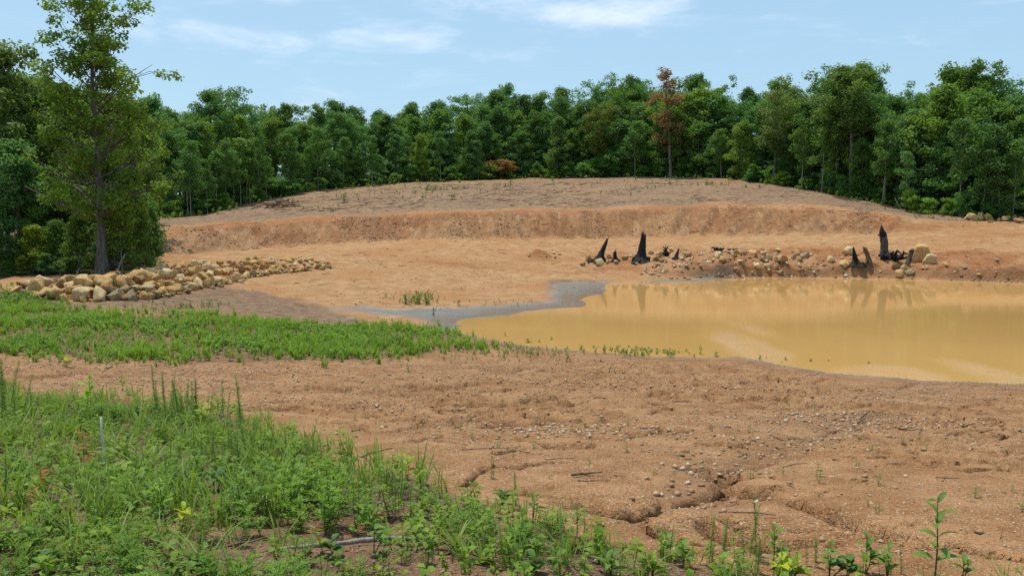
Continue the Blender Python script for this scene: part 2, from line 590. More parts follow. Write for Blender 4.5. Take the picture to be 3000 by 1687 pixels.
# soften the kinks of the profile a little
for _ in range(3):
    Z[:, 1:-1] = 0.25 * Z[:, :-2] + 0.5 * Z[:, 1:-1] + 0.25 * Z[:, 2:]
XG = UG[:, None] * YG[None, :]
YY = np.repeat(YG[None, :], NU, 0)
PXG = 1500 + FPX * UG[:, None] * np.ones_like(YY)


def gz_base(u, Y):
    iu = np.interp(u, UG, np.arange(NU)); iy = np.interp(Y, YG, np.arange(NY))
    a = np.clip(iu.astype(int) if hasattr(iu, 'astype') else int(iu), 0, NU - 2)
    c = np.clip(iy.astype(int) if hasattr(iy, 'astype') else int(iy), 0, NY - 2)
    fa, fc = iu - a, iy - c
    return (Z[a, c] * (1 - fa) + Z[a + 1, c] * fa) * (1 - fc) + (Z[a, c + 1] * (1 - fa) + Z[a + 1, c + 1] * fa) * fc


def ground(X, Y):
    return gz_base(np.asarray(X, float) / np.maximum(np.asarray(Y, float), 1.2), np.asarray(Y, float))


def pix(px, row, zmin=None):
    """point of the ground that a photograph pixel shows"""
    d = ray(px, row); u = d[0] / d[1]; s = d[2] / d[1]
    zr = CAMZ + YG * s
    zt = gz_base(np.full(NY, u), YG)
    if zmin is not None: zt = np.maximum(zt, zmin)
    hit = np.nonzero(zr <= zt)[0]
    k = hit[0] if len(hit) else NY - 6
    if k == 0: Y = YG[0]
    else:
        a, c = zr[k - 1] - zt[k - 1], zr[k] - zt[k]
        Y = YG[k - 1] + (YG[k] - YG[k - 1]) * (a / (a - c) if a != c else 0)
    return np.array([u * Y, Y, float(gz_base(np.array(u), np.array(Y)))])


def pixpoly(pts):
    return np.array([pix(*p)[:2] for p in pts])


def flatpoly(pts, z=0.0):
    return np.array([[u_of(a, b) * D_row(b, z), D_row(b, z)] for a, b in pts])


def in_poly(P, X, Y):
    r = np.zeros(np.shape(X), bool)
    n = len(P)
    for i in range(n):
        x1, y1 = P[i]; x2, y2 = P[(i + 1) % n]
        if y1 == y2: continue
        c = ((y1 > Y) != (y2 > Y)) & (X < (x2 - x1) * (Y - y1) / (y2 - y1) + x1)
        r ^= c
    return r


def dist_line(P, X, Y, closed=False):
    d = np.full(np.shape(X), 1e9)
    n = len(P)
    for i in range(n if closed else n - 1):
        a, b = P[i], P[(i + 1) % n]
        vx, vy = b[0] - a[0], b[1] - a[1]
        t = np.clip(((X - a[0]) * vx + (Y - a[1]) * vy) / (vx * vx + vy * vy + 1e-9), 0, 1)
        d = np.minimum(d, np.hypot(X - a[0] - t * vx, Y - a[1] - t * vy))
    return d


def wiggle(P, step, amp, freq, seed):
    """resample an open or closed line and push it about so that it looks natural"""
    P = np.asarray(P, float); out = []
    for a, b in zip(P[:-1], P[1:]):
        n = max(2, int(np.hypot(*(b - a)) / step))
        for t in np.arange(n) / n:
            out.append(a + (b - a) * t)
    out.append(P[-1]); out = np.array(out)
    dx = fbm(out[:, 0] * freq, out[:, 1] * freq, seed, 3) - 0.5
    dy = fbm(out[:, 0] * freq + 50, out[:, 1] * freq, seed + 5, 3) - 0.5
    return out + amp * 2 * np.stack([dx, dy], 1)


SHORE_PX = [(3700, 838), (3000, 829), (2800, 822), (2640, 818), (2500, 815), (2380, 812), (2200, 811), (2130, 816), (2060, 823), (1960, 826), (1830, 826), (1775, 830), (1768, 842), (1778, 852),
            (1760, 862), (1722, 868), (1706, 880), (1724, 893), (1705, 899), (1610, 905), (1545, 912), (1490, 925), (1390, 931), (1340, 938), (1345, 950), (1368, 957),
            (1312, 966), (1380, 982), (1470, 1000), (1560, 1014), (1640, 1022), (1760, 1034), (1900, 1042), (2060, 1046), (2160, 1048), (2250, 1058), (2330, 1075), (2420, 1092), (2560, 1101), (2700, 1111), (2850, 1118), (3000, 1123), (3700, 1140)]
POND = flatpoly(SHORE_PX)
POND = wiggle(np.vstack([POND, POND[:1]]), 0.35, 0.26, 0.95, 3)[:-1]
inside = in_poly(POND, XG, YY)
dsh = dist_line(POND, XG, YY, True)

# --- relief
face = sstep(9.75, 10.2, S) * (1 - sstep(10.9, 11.25, S)) * sstep(430, 560, PXG) * (1 - sstep(2560, 2680, PXG))
lean = np.interp(PXG, [400, 1000, 1500, 1900, 2600], [-0.15, 0.0, 0.15, -0.5, -0.9])
fx = XG + lean * (YY - 78)
fur = fbm(fx * 1.1, YY * 0.12, 31, 4, 0.6)
fur2 = np.abs(fbm(fx * 0.45, YY * 0.1, 37, 3) - 0.5) * 2
Z += face * ((fur - 0.5) * 0.8 + (fbm(fx * 3.2, YY * 0.5, 39, 3) - 0.5) * 0.22 - 0.18 * (1 - sstep(0, 0.10, fur2)))
lipn = sstep(10.4, 11.0, S) * (1 - sstep(11.0, 12.0, S))
Z += lipn * (fbm(XG * 0.3, YY * 0.3, 41, 3) - 0.5) * 0.5
slope = sstep(11.1, 11.9, S) * (1 - sstep(13.0, 13.3, S))
Z += slope * ((fbm(XG * 0.6, YY * 0.6, 43, 4) - 0.5) * 0.35 + (fbm(XG * 0.15, YY * 0.9, 44, 3) - 0.5) * 0.25)
flat = sstep(6.6, 7.6, S) * (1 - sstep(9.6, 10.0, S))
Z += flat * ((fbm(XG * 0.5, YY * 0.5, 47, 4) - 0.5) * 0.22)
# machine tracks sweeping over the pit floor
trk = fbm(XG * 0.9 + YY * 0.25, (YY - 0.22 * XG) * 0.28, 53, 3)
Z += flat * (np.abs(trk - 0.5) - 0.12) * -0.30
# low bluff at the far waterline, right
tb = np.clip(S - 7, 0, 1); blm = (S > 7) & (S < 8)
zb7, zb8 = np.repeat(LZ[:, 7:8], NY, 1), np.repeat(LZ[:, 8:9], NY, 1)
zbl = zb7 + (zb8 - zb7) * sstep(0.03, 0.25 + 0.55 * fbm(XG * 0.35, YY * 0.1, 57, 3), tb)
mR = sstep(1930, 2080, PXG)
Z = np.where(blm, Z * (1 - mR) + zbl * mR, Z)
# rough rubble bluff between the water and the bench, right
bl = sstep(6.95, 7.4, S) * (1 - sstep(8.8, 9.2, S)) * sstep(1880, 2050, PXG)
Z += bl * ((fbm(XG * 0.55, YY * 0.55, 61, 4, 0.6) - 0.45) * 1.0 + (fbm(XG * 1.8, YY * 1.8, 62, 3, 0.6) - 0.5) * 0.55)
bl2 = sstep(7.4, 8.0, S) * (1 - sstep(8.8, 9.2, S)) * sstep(1560, 1700, PXG) * (1 - sstep(1950, 2100, PXG))
Z += bl2 * ((fbm(XG * 0.7, YY * 0.7, 67, 4, 0.6) - 0.5) * 0.6)
# heap of red spoil on the bench front
pm = pix(1578, 757)
dm = np.hypot((XG - pm[0]) / 1.25, (YY - pm[1]) / 1.3)
Z += 0.62 * np.exp(-dm ** 2 * 1.6)
# near slope: crumbly, terraced by run-off, little scarps facing the viewer
nearm = sstep(0.3, 1.2, S) * (1 - sstep(4.6, 5.4, S))
wv = fbm(XG * 0.35, YY * 0.35, 71, 3)
ter = (fbm(XG * 0.28 + wv * 1.2, YY * 1.15 + wv * 2.5 - XG * 0.10, 73, 3) * 7)
saw = ter - np.floor(ter)
saw = np.where(saw < 0.92, saw / 0.92, (1 - saw) / 0.08)
termask = nearm * sstep(0.42, 0.62, fbm(XG * 0.22, YY * 0.3, 77, 3)) * sstep(600, 900, PXG)
Z += termask * (saw - 0.5) * 0.09 * np.clip(YY / 12, 0.5, 1.5)
Z += nearm * ((fbm(XG * 1.1, YY * 1.1, 79, 5, 0.55) - 0.5) * 0.11)
Z += (1 - sstep(4.8, 5.6, S)) * (fbm(XG * 7, YY * 7, 83, 4, 0.6) - 0.5) * 0.050
midm = sstep(4.6, 5.4, S) * (1 - sstep(7.0, 7.6, S)) * (~inside)
Z += midm * (fbm(XG * 0.8, YY * 0.8, 89, 4) - 0.5) * 0.12

# --- rills and cracks: (pixel line, width m, depth m); the far wall is steep and shaded
RILLS = [
    ([(2140, 1378), (2215, 1408), (2290, 1440), (2350, 1462), (2440, 1488), (2500, 1505), (2560, 1536), (2640, 1556), (2720, 1572), (2800, 1588), (2880, 1600), (3020, 1622), (3200, 1650)], 0.36, 0.30),
    ([(2175, 1395), (2200, 1405), (2262, 1412), (2300, 1416)], 0.25, 0.16),
    ([(1925, 1455), (1970, 1440), (2040, 1420), (2090, 1400), (2160, 1375)], 0.35, 0.10),
    ([(1730, 1475), (1800, 1490), (1870, 1478), (1930, 1452)], 0.3, 0.09),
    ([(2050, 1470), (2110, 1490), (2150, 1515), (2190, 1530)], 0.3, 0.10),
    ([(1350, 1415), (1372, 1388), (1400, 1368), (1440, 1358), (1500, 1362), (1560, 1352), (1620, 1348)], 0.2, 0.11),
    ([(1440, 1322), (1500, 1310), (1545, 1322), (1620, 1330)], 0.22, 0.10),
    ([(1560, 1437), (1620, 1450), (1690, 1456)], 0.25, 0.10),
    ([(1100, 1220), (1160, 1228), (1230, 1222)], 0.3, 0.12),
    ([(1180, 1290), (1230, 1280), (1265, 1275)], 0.22, 0.10),
    ([(1060, 1252), (1130, 1262), (1210, 1240), (1300, 1236), (1370, 1220)], 0.3, 0.09),
    ([(1370, 1192), (1430, 1186), (1500, 1182), (1580, 1172)], 0.3, 0.08),
    ([(1420, 1250), (1480, 1248), (1560, 1236), (1610, 1232)], 0.3, 0.07),
    ([(60, 1100), (120, 1103), (190, 1098)], 0.35, 0.14),
    ([(240, 1092), (320, 1098), (380, 1104)], 0.35, 0.14),
    ([(700, 1140), (800, 1145), (890, 1150), (990, 1148)], 0.3, 0.09),
    ([(1480, 1098), (1600, 1094), (1700, 1100), (1830, 1098)], 0.35, 0.07),
    ([(1500, 1070), (1620, 1072), (1740, 1078)], 0.4, 0.06),
    ([(1900, 1095), (1960, 1088), (2060, 1078)], 0.4, 0.07),
    ([(1930, 1520), (1990, 1545), (2040, 1580)], 0.3, 0.12), ([(2140, 1545), (2200, 1570), (2280, 1580), (2360, 1590)], 0.35, 0.14),
    ([(2660, 1190), (2740, 1200), (2800, 1215)], 0.4, 0.06), ([(2230, 1190), (2330, 1195), (2420, 1210)], 0.35, 0.06),
]
rg = np.random.default_rng(404)
for k in range(95):                                             # many short run-off scarps along the slope
    a, r_ = rg.uniform(620, 2950), rg.uniform(1062, 1400)
    if r_ > 1180 + 0.09 * (a - 600) + 60: continue
    pl, n = [(a, r_)], int(rg.integers(2, 6))
    for j in range(n):
        a, r_ = a + rg.uniform(25, 60), r_ + rg.uniform(-7, 6)
        pl.append((a, r_))
    RILLS.append((pl, rg.uniform(.16, .34), rg.uniform(.06, .125) * (1.3 if r_ < 1200 else 1.0)))
YV, XV = YY.copy(), XG.copy()


def side_line(P, X, Y):
    """distance to a line, which side of it (left of its run = uphill), and the normal of the nearest piece"""
    d = np.full(X.shape, 1e9); far = np.zeros(X.shape, bool); nx_ = np.zeros(X.shape); ny_ = np.ones(X.shape)
    for a, b_ in zip(P[:-1], P[1:]):
        vx, vy = b_[0] - a[0], b_[1] - a[1]
        l2 = vx * vx + vy * vy + 1e-9
        t_ = np.clip(((X - a[0]) * vx + (Y - a[1]) * vy) / l2, 0, 1)
        dd_ = np.hypot(X - a[0] - t_ * vx, Y - a[1] - t_ * vy)
        m = dd_ < d
        d = np.where(m, dd_, d)
        far = np.where(m, (vx * (Y - a[1]) - vy * (X - a[0])) > 0, far)
        nx_ = np.where(m, -vy / math.sqrt(l2), nx_); ny_ = np.where(m, vx / math.sqrt(l2), ny_)
    return d, far, nx_, ny_


damp_shade_m = np.zeros_like(Z)
rill_shade_m = np.zeros_like(Z)
carve = np.zeros_like(Z)
RL = [wiggle(np.array([pix(*p)[:2] for p in pl]), 0.10, 0.09, 2.4, 100 + q) for q, (pl, w, dep) in enumerate(RILLS)]
for q, (pl, w, dep) in enumerate(RILLS):
    L = RL[q]
    sel = (XG > L[:, 0].min() - 1.5) & (XG < L[:, 0].max() + 1.5) & (YY > L[:, 1].min() - 1.5) & (YY < L[:, 1].max() + 1.5)
    if not sel.any(): continue
    x, y = XG[sel], YY[sel]
    d, far, nx_, ny_ = side_line(L, x, y)
    ww = w * (0.6 + 0.8 * vnoise(x * 1.7, y * 1.7, 5)) * 1.0
    prof = np.where(far, 1 - sstep(0.02 * ww, 0.14 * ww, d), 1 - sstep(0.14 * ww, 0.75 * ww, d))
    fade = 1.3 * (0.55 + 0.9 * vnoise(x * 1.3 + 9, y * 1.3, 8))
    cut = dep * 0.75 * prof * fade
    carve[sel] = np.maximum(carve[sel], cut)
    # the far lip hangs a little over the cut
    push = np.where(far, dep * 0.75 * np.exp(-(d / 0.08) ** 2), 0.0)
    YV[sel] -= push * ny_
    XV[sel] -= push * nx_
    rill_shade_m[sel] = np.maximum(rill_shade_m[sel], prof * 0.6)  # crack shade painted into the soil colour, here through the red tint
    damp_shade_m[sel] = np.maximum(damp_shade_m[sel], prof * 0.6)  # and here through the damp tint: darkens the cuts like shade
# shallow pebbly wash
Z -= carve
WASH = np.array([pix(*p)[:2] for p in [(2060, 1475), (2110, 1420), (2160, 1360), (2230, 1335), (2320, 1300), (2420, 1262), (2500, 1228), (2560, 1205)]])
dw = dist_line(wiggle(WASH, 0.3, 0.2, 1.0, 9), XG, YY)
Z -= 0.06 * (1 - sstep(0.15, 0.6, dw))
damp_shade_m = np.maximum(damp_shade_m, 0.55 * (1 - sstep(0.1, 0.5, dw)))

# --- pond basin and shore
farshore = sstep(45, 52, YY)
bd = 1.6 * (1 - farshore) + 0.5 * farshore
t = sstep(0, 1, dsh / bd)
Zout = np.maximum(Z, 0.012) * t + (1 - t) * (0.004 + 0.035 * dsh)
Zout = np.maximum(Zout, 0.004 + 0.010 * np.minimum(dsh, 3))
Zin = -0.015 - 0.10 * np.minimum(dsh, 8)
Z = np.where(inside, Zin, Zout)


# --- soil masks
def pmask(pts, amp=0.6, freq=0.6, seed=0, soft=None, flatz=None):
    P = pixpoly(pts) if flatz is None else flatpoly(pts, flatz)
    jx = (fbm(XG * freq, YY * freq, seed, 4) - 0.5) * 2 * amp
    jy = (fbm(XG * freq + 40, YY * freq, seed + 3, 4) - 0.5) * 2 * amp
    m = in_poly(P, XG + jx, YY + jy).astype(float)
    for _ in range(2 if soft is None else soft):
        m[1:-1] = (m[:-2] + 2 * m[1:-1] + m[2:]) / 4
        m[:, 1:-1] = (m[:, :-2] + 2 * m[:, 1:-1] + m[:, 2:]) / 4
    return m


MUD_PX = [(955, 905), (1050, 899), (1150, 906), (1300, 900), (1440, 893), (1560, 890), (1610, 882), (1625, 868), (1600, 852), (1640, 845), (1600, 832), (1680, 829), (1830, 824), (1960, 820), (2060, 816), (2150, 811),
          (2150, 830), (1900, 840), (1800, 870), (1740, 905), (1600, 925), (1420, 945), (1400, 962), (1320, 980), (1290, 962), (1240, 945), (1150, 925), (1050, 915)]
MUD_PX2 = [(970, 928), (1010, 925), (1060, 928), (1020, 934)]
wet = np.maximum(pmask(MUD_PX, 0.9, 1.2, 5, 4, 0.03), pmask(MUD_PX2, 0.2, 0.9, 6, 3, 0.1))
rim = (1 - sstep(0.05, 0.5, dsh)) * (~inside) * (1 - farshore)
wet = np.maximum(wet, 0.75 * rim)
wet = np.where(inside, 1.0, wet)
Z = np.where((wet > 0.3) & ~inside & (rim < 0.1), np.minimum(Z, 0.02 + 0.02 * (fbm(XG * 0.9, YY * 0.9, 15, 3) - 0.5)) * sstep(0.3, 0.7, wet) + Z * (1 - sstep(0.3, 0.7, wet)), Z)
damp_shade_m = np.maximum(damp_shade_m, (1 - sstep(0.2, 2.4, dsh + (fbm(XG, YY, 21, 3) - 0.5) * 1.5)) * (~inside) * (1 - farshore) * 0.6)
damp_shade_m = np.maximum(damp_shade_m, bl * (1 - sstep(7.3, 8.2, S)) * 0.8)
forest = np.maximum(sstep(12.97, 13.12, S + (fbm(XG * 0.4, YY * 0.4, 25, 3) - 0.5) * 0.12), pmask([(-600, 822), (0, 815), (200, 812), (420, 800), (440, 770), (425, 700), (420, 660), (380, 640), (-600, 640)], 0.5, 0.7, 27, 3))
top = np.maximum(sstep(11.25, 11.7, S + (fbm(XG * 0.25, YY * 0.5, 29, 4) - 0.5) * 0.6) * (0.55 + 0.5 * fbm(XG * 0.12, YY * 0.2, 33, 3)),
                 0.9 * pmask([(-600, 890), (0, 850), (250, 885), (500, 860), (640, 840), (800, 862), (980, 905), (1050, 935), (1100, 985), (600, 930), (0, 900)], 0.9, 0.5, 35, 4))
top = np.where(forest > 0.5, 0, np.clip(top, 0, 1))
top_raw = top
red = np.maximum(rill_shade_m, sstep(10.75, 10.95, S) * (1 - sstep(11.2, 11.6, S)) * sstep(430, 600, PXG) * (1 - sstep(2000, 2300, PXG)) * 0.75)  # red soil, joined with the shade tint painted along the rills
red = np.maximum(red, face * (0.22 + sstep(0.45, 0.65, fbm(fx * 0.22, YY * 0.15, 51, 3)) * 0.5))
red = np.maximum(red, np.exp(-dm ** 2 * 1.1))
rp = pix(2588, 655); red = np.maximum(red, 1.3 * np.exp(-(((XG - rp[0]) / 1.5) ** 2 + ((YY - rp[1]) / 2.2) ** 2)))
for (a, b_, w_, h_, s_) in [(2680, 668, 5.5, 1.2, .7), (1340, 772, 4, 1.5, .5), (1830, 785, 2.2, 1.2, .8), (2150, 765, 3, 1.5, .5), (2330, 795, 3, 1.2, .6), (2940, 690, 4, 1.2, .5), (2050, 605, 6, 1.2, .6)]:
    q = pix(a, b_); red = np.maximum(red, s_ * np.exp(-(((XG - q[0]) / w_) ** 2 + ((YY - q[1]) / h_) ** 2)))
red = np.maximum(red, np.maximum(bl, bl2 * .8) * (0.15 + 0.55 * sstep(0.40, 0.62, fbm(XG * 0.35, YY * 0.35, 58, 3))))
top = np.where(S > 10.5, top * (1 - np.clip(red * 1.1, 0, 1)), top)
FG_DENSE = [(-900, 1160), (0, 1160), (200, 1165), (420, 1185), (600, 1205), (760, 1260), (940, 1300), (985, 1360), (1180, 1395), (1250, 1440), (1280, 1530), (1150, 1565), (950, 1560), (700, 1580), (500, 1530), (300, 1550), (0, 1580), (-900, 1580)]
FG_LOW = [(-1000, 1560), (0, 1560), (700, 1560), (1150, 1500), (1290, 1450), (1500, 1530), (1750, 1590), (2000, 1650), (2300, 1715), (2700, 1760), (3700, 1800), (3800, 2600), (-1300, 2600)]
MID_GREEN = [(-400, 884), (0, 880), (120, 892), (250, 914), (400, 930), (560, 922), (700, 940), (900, 953), (1100, 960), (1250, 966), (1330, 985), (1380, 1004), (1420, 1022), (1250, 1040), (1000, 1052), (800, 1058), (450, 1058), (250, 1050), (0, 1036), (-400, 1036)]
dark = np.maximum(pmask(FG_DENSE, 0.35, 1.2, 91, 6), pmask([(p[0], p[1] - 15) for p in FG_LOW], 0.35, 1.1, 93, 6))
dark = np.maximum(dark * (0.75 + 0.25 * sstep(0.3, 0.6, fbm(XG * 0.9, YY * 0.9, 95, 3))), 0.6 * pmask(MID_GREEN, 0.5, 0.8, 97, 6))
nearc = 1 - sstep(5.2, 6.4, S)
grit = np.clip(0.25 + nearc * 0.75 + face * 0.5 + slope * 0.5, 0, 1) * (1 - 0.6 * dark)
grit *= 0.55 + 0.45 * sstep(0.35, 0.6, fbm(XG * 0.5, YY * 0.9, 99, 4))

OFF = np.array([90.0, 30.0, 10.0, 4.0, 1.5])


def skirt(A, kind=None):
    """the sheet goes on beside and behind the viewer"""
    L_, R_ = np.repeat(A[:1], 5, 0), np.repeat(A[-1:], 5, 0)
    if kind == 'x': L_, R_ = L_ - OFF[:, None], R_ + OFF[::-1, None]
    if kind == 'z':
        lift = np.array([1.5, .9, .55, .35, .12])[:, None]
        nz_ = (fbm(np.arange(5)[:, None] * 3.1 + 0 * L_, 0 * L_ + YG[None] * .6, 301, 3) - .5) * .1
        L_, R_ = np.maximum(L_, lift) + nz_, np.maximum(R_, lift[::-1]) + nz_
    A = np.concatenate([L_, A, R_], 0)
    B = np.repeat(A[:, :1], 3, 1)
    if kind == 'x': B = B * np.array([3.0, 1.8, 1.2])
    if kind == 'y': B = B * 0 + np.array([-60.0, -9.0, -1.5])
    return np.concatenate([B, A], 1)


EX, EY, EZ = skirt(XV, 'x'), skirt(YV, 'y'), skirt(Z, 'z')
NU2, NY2 = EX.shape
ii, jj = np.meshgrid(np.arange(NU2 - 1), np.arange(NY2 - 1), indexing='ij')
v0 = ii * NY2 + jj
Q = np.stack([v0, v0 + NY2, v0 + NY2 + 1, v0 + 1], -1).reshape(-1, 4)
V = np.stack([EX, EY, EZ], -1).reshape(-1, 3)
g_me = mk_mesh('terrain', V, [Q], {k_: skirt(a_).ravel() for k_, a_ in (('wet', np.where(inside, 1.0, wet)), ('damp_shade', np.clip(damp_shade_m, 0, 1)), ('topsoil', top), ('red', np.clip(red, 0, 1)), ('dark', dark), ('forest', forest), ('grit', grit), ('near', nearc), ('face', face))}, True)
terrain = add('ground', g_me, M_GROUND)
tag(terrain, 'bare orange and tan graded soil of the pond site', 'ground', kind='structure')


def ngrad(X, Y, e=0.15):
    return np.array([-(ground(X + e, Y) - ground(X - e, Y)) / (2 * e), -(ground(X, Y + e) - ground(X, Y - e)) / (2 * e), 1.0])


# ------------------------------------------------------------------ water
P = POND
x0, x1, y0, y1 = P[:, 0].min() - 2, P[:, 0].max() + 2, P[:, 1].min() - 3, P[:, 1].max() + 3
nx, ny = 220, 220
gx, gy = np.meshgrid(np.linspace(x0, x1, nx), np.linspace(y0, y1, ny), indexing='ij')
ii, jj = np.meshgrid(np.arange(nx - 1), np.arange(ny - 1), indexing='ij')
v0 = ii * ny + jj
wq = np.stack([v0, v0 + ny, v0 + ny + 1, v0 + 1], -1).reshape(-1, 4)
# keep only the cells that touch the pond
cx = (gx[:-1, :-1] + gx[1:, 1:]).ravel() / 2; cy = (gy[:-1, :-1] + gy[1:, 1:]).ravel() / 2
keep = in_poly(P, cx, cy) | (dist_line(P, cx, cy, True) < 1.6)
# patches where a breath of wind ruffles the surface
rip = np.zeros_like(gx)
for (a, r_, wx, wy, k_) in [(2195, 1015, .75, 3.4, 1.0), (2590, 1096, 1.3, 1.3, .9), (2690, 1100, .8, 1.4, .7), (2870, 1085, .8, 2.6, .55), (2200, 960, .5, 3.0, .5), (1550, 965, 2.5, 1.0, .12), (2300, 930, 6, 2.0, .08)]:
    c_ = flatpoly([(a, r_)])[0]
    rip = np.maximum(rip, k_ * np.exp(-(((gx - c_[0]) / wx) ** 2 + ((gy - c_[1]) / wy) ** 2)))
rip *= 0.35 + 0.9 * fbm(gx * 1.2, gy * 0.6, 201, 3)
w_me = mk_mesh('pond_water', np.stack([gx, gy, np.zeros_like(gx)], -1).reshape(-1, 3), [wq[keep]], {'ripple': rip.ravel()}, True)
water = add('pond_water', w_me, M_WATER)
tag(water, 'still muddy yellow water of the pond', 'water', kind='structure')

# ------------------------------------------------------------------ rocks
def rock_mesh(seed, angular=0.8, squash=(1, 1, 0.8), npts=12):
    rng = np.random.default_rng(seed)
    bm = bmesh.new()
    p = rng.normal(size=(npts, 3)); p /= np.linalg.norm(p, axis=1, keepdims=True)
    p *= rng.uniform(0.78, 1.12, (npts, 1))
    for c in p:
        bm.verts.new(c)
    r = bmesh.ops.convex_hull(bm, input=bm.verts[:])
    bmesh.ops.delete(bm, geom=[v for v in bm.verts if not v.link_faces], context='VERTS')
    bmesh.ops.bevel(bm, geom=bm.edges[:] + bm.verts[:], offset=0.07, segments=1, affect='EDGES')
    bmesh.ops.triangulate(bm, faces=bm.faces[:])
    bmesh.ops.subdivide_edges(bm, edges=[e for e in bm.edges if e.calc_length() > 0.28], cuts=3, use_grid_fill=True)
    bmesh.ops.triangulate(bm, faces=bm.faces[:])
    bm.verts.index_update()
    Vv = np.array([v.co[:] for v in bm.verts])
    Ff = np.array([[v.index for v in f.verts] for f in bm.faces])
    bm.free()
    a = Vv * 1.9 + seed * 3.1
    nn = fbm(a[:, 0] + a[:, 2] * 0.7, a[:, 1] - a[:, 2] * 0.6, seed, 4, 0.6) - 0.5
    nb = fbm(a[:, 0] * 3.3 + a[:, 2] * 2.7, a[:, 1] * 3.3 - a[:, 2] * 2.9, seed + 9, 3, 0.65) - 0.5
    Vv *= (1 + 0.22 * nn + 0.17 * nb)[:, None]
    Vv *= np.array(squash) * rng.uniform(0.85, 1.15, 3)
    me = mk_mesh('boulder', Vv, [Ff])
    me.materials.append(M_ROCK)
    return me


ROCKS = [rock_mesh(s, 0.9, sq) for s, sq in zip(range(20, 36), [(1, .9, .75), (1.15, .85, .7), (1, 1, .9), (1.2, .8, .6), (.95, .9, .95), (1.3, .9, .65), (1, .8, .8), (1.1, 1, .7)] * 2)]
ROCK_TINTS = {'tan': (0.58, 0.40, 0.20), 'pale': (0.66, 0.52, 0.32), 'golden': (0.57, 0.37, 0.165), 'rusty': (0.48, 0.27, 0.125), 'greyish': (0.42, 0.345, 0.24), 'brown': (0.40, 0.25, 0.13)}
ROCK_W = ['tan'] * 6 + ['pale'] * 5 + ['golden'] * 4 + ['rusty'] * 1 + ['greyish'] * 2 + ['brown'] * 2


def boulder(x, y, z, r, tint=None, sink=0.25, rng=R, proto=None, squash=1.0):
    me = ROCKS[int(rng.integers(len(ROCKS)))] if proto is None else ROCKS[proto]
    o = add('boulder', me)
    tint = tint or ROCK_W[int(rng.integers(len(ROCK_W)))]
    o.scale = (r * rng.uniform(.9, 1.1), r * rng.uniform(.9, 1.1), r * squash * rng.uniform(.88, 1.08))
    o.rotation_euler = (rng.uniform(-.35, .35), rng.uniform(-.35, .35), rng.uniform(0, 6.28))
    o.location = (x, y, z + r * 0.72 * squash * (1 - sink))
    c = np.array(ROCK_TINTS[tint]) * rng.uniform(.98, 1.22)
    o.color = (*c, 1)
    o['tint'] = tint
    return o


def size_word(r):
    return 'small' if r < 0.24 else ('large' if r > 0.43 else 'medium')


# the long row of heaped boulders beside the trees, left
TOE_PX = [(20, 862), (90, 872), (200, 880), (320, 882), (420, 878), (500, 862), (570, 848), (640, 833), (720, 816), (800, 803), (880, 795), (975, 786)]
toe = np.array([pix(*p)[:2] for p in TOE_PX])
seg = np.concatenate([[0], np.cumsum(np.hypot(*np.diff(toe, axis=0).T))])
rr = np.random.default_rng(11)


def toe_at(s):
    s = min(max(s, 0), seg[-1])
    p = np.array([np.interp(s, seg, toe[:, 0]), np.interp(s, seg, toe[:, 1])])
    q = np.array([np.interp(min(s + .3, seg[-1]), seg, toe[:, 0]), np.interp(min(s + .3, seg[-1]), seg, toe[:, 1])]) - \
        np.array([np.interp(max(s - .3, 0), seg, toe[:, 0]), np.interp(max(s - .3, 0), seg, toe[:, 1])])
    q /= np.linalg.norm(q)
    return p, np.array([-q[1], q[0]])


LINES = [('along the front edge of the rock row', 0.0, 0.0, .35, .80), ('in the second line of the rock row', .55, .20, .36, .84), ('along the middle of the rock row', 1.1, .38, .37, .84),
         ('on the ridge of the rock row', 1.7, .46, .36, .88), ('along the back edge of the rock row', 2.35, .16, .34, 1.1)]
for name, back, up, r0, step in LINES:
    s = rr.uniform(0, .4); row = []
    while s < seg[-1]:
        p, nrm = toe_at(s)
        f = s / seg[-1]
        r = r0 * rr.uniform(.62, 1.32) * (1.08 - .38 * f)
        w = 1.0 if f < .85 else (1 - (f - .85) / .15 * .5)
        thin = 0.55 + 0.45 * sstep(0.03, 0.16, f)
        q = p + nrm * (back * w * (0.85 + 0.5 * f) + rr.uniform(-.14, .14))
        if not (f > .96 and back > 1.5) and not (f < .05 and back > 1.4):
            b = boulder(q[0], q[1], float(ground(*q)) + up * w * thin * (1.0), r, rng=rr)
            row.append((project(*b.location)[0], b, r))
        s += r * 2 * step
    row.sort(key=lambda t_: t_[0])
    for k, (_, b, r) in enumerate(row, 1):
        tag(b, '%s %s boulder, %s from the left %s' % (size_word(r), b['tint'], ordinal(k), name), 'boulder', 'boulders heaped in the row by the left trees')
# chips and cobbles filling the row
row = []
for k in range(64):
    s = rr.uniform(0, seg[-1]); p, nrm = toe_at(s)
    q = p + nrm * rr.uniform(-.55, .25)
    b = boulder(q[0], q[1], float(ground(*q)), rr.uniform(.09, .2), sink=.2, rng=rr); b.name = 'cobble'
    row.append((project(*b.location)[0], b))
row.sort(key=lambda t_: t_[0])
for k, (_, b) in enumerate(row, 1):
    tag(b, 'small %s cobble at the foot of the rock row, %s from the left' % (b['tint'], ordinal(k)), 'cobble', 'cobbles at the foot of the rock row')


def px_boulder(px, row, wpx, tint, label, proto=None, squash=1.0, sink=.3, group=None, lift=0.0):
    """row: the pixel row of the boulder's foot"""
    q = pix(px, row, 0.0)
    r = wpx / 2 / FPX * q[1] * (1.3 if wpx < 28 else 1.08)
    b = boulder(q[0], q[1] + r * .6, q[2] + lift, r, tint, sink, rr, proto, squash)
    tag(b, label, 'boulder', group)
    return b


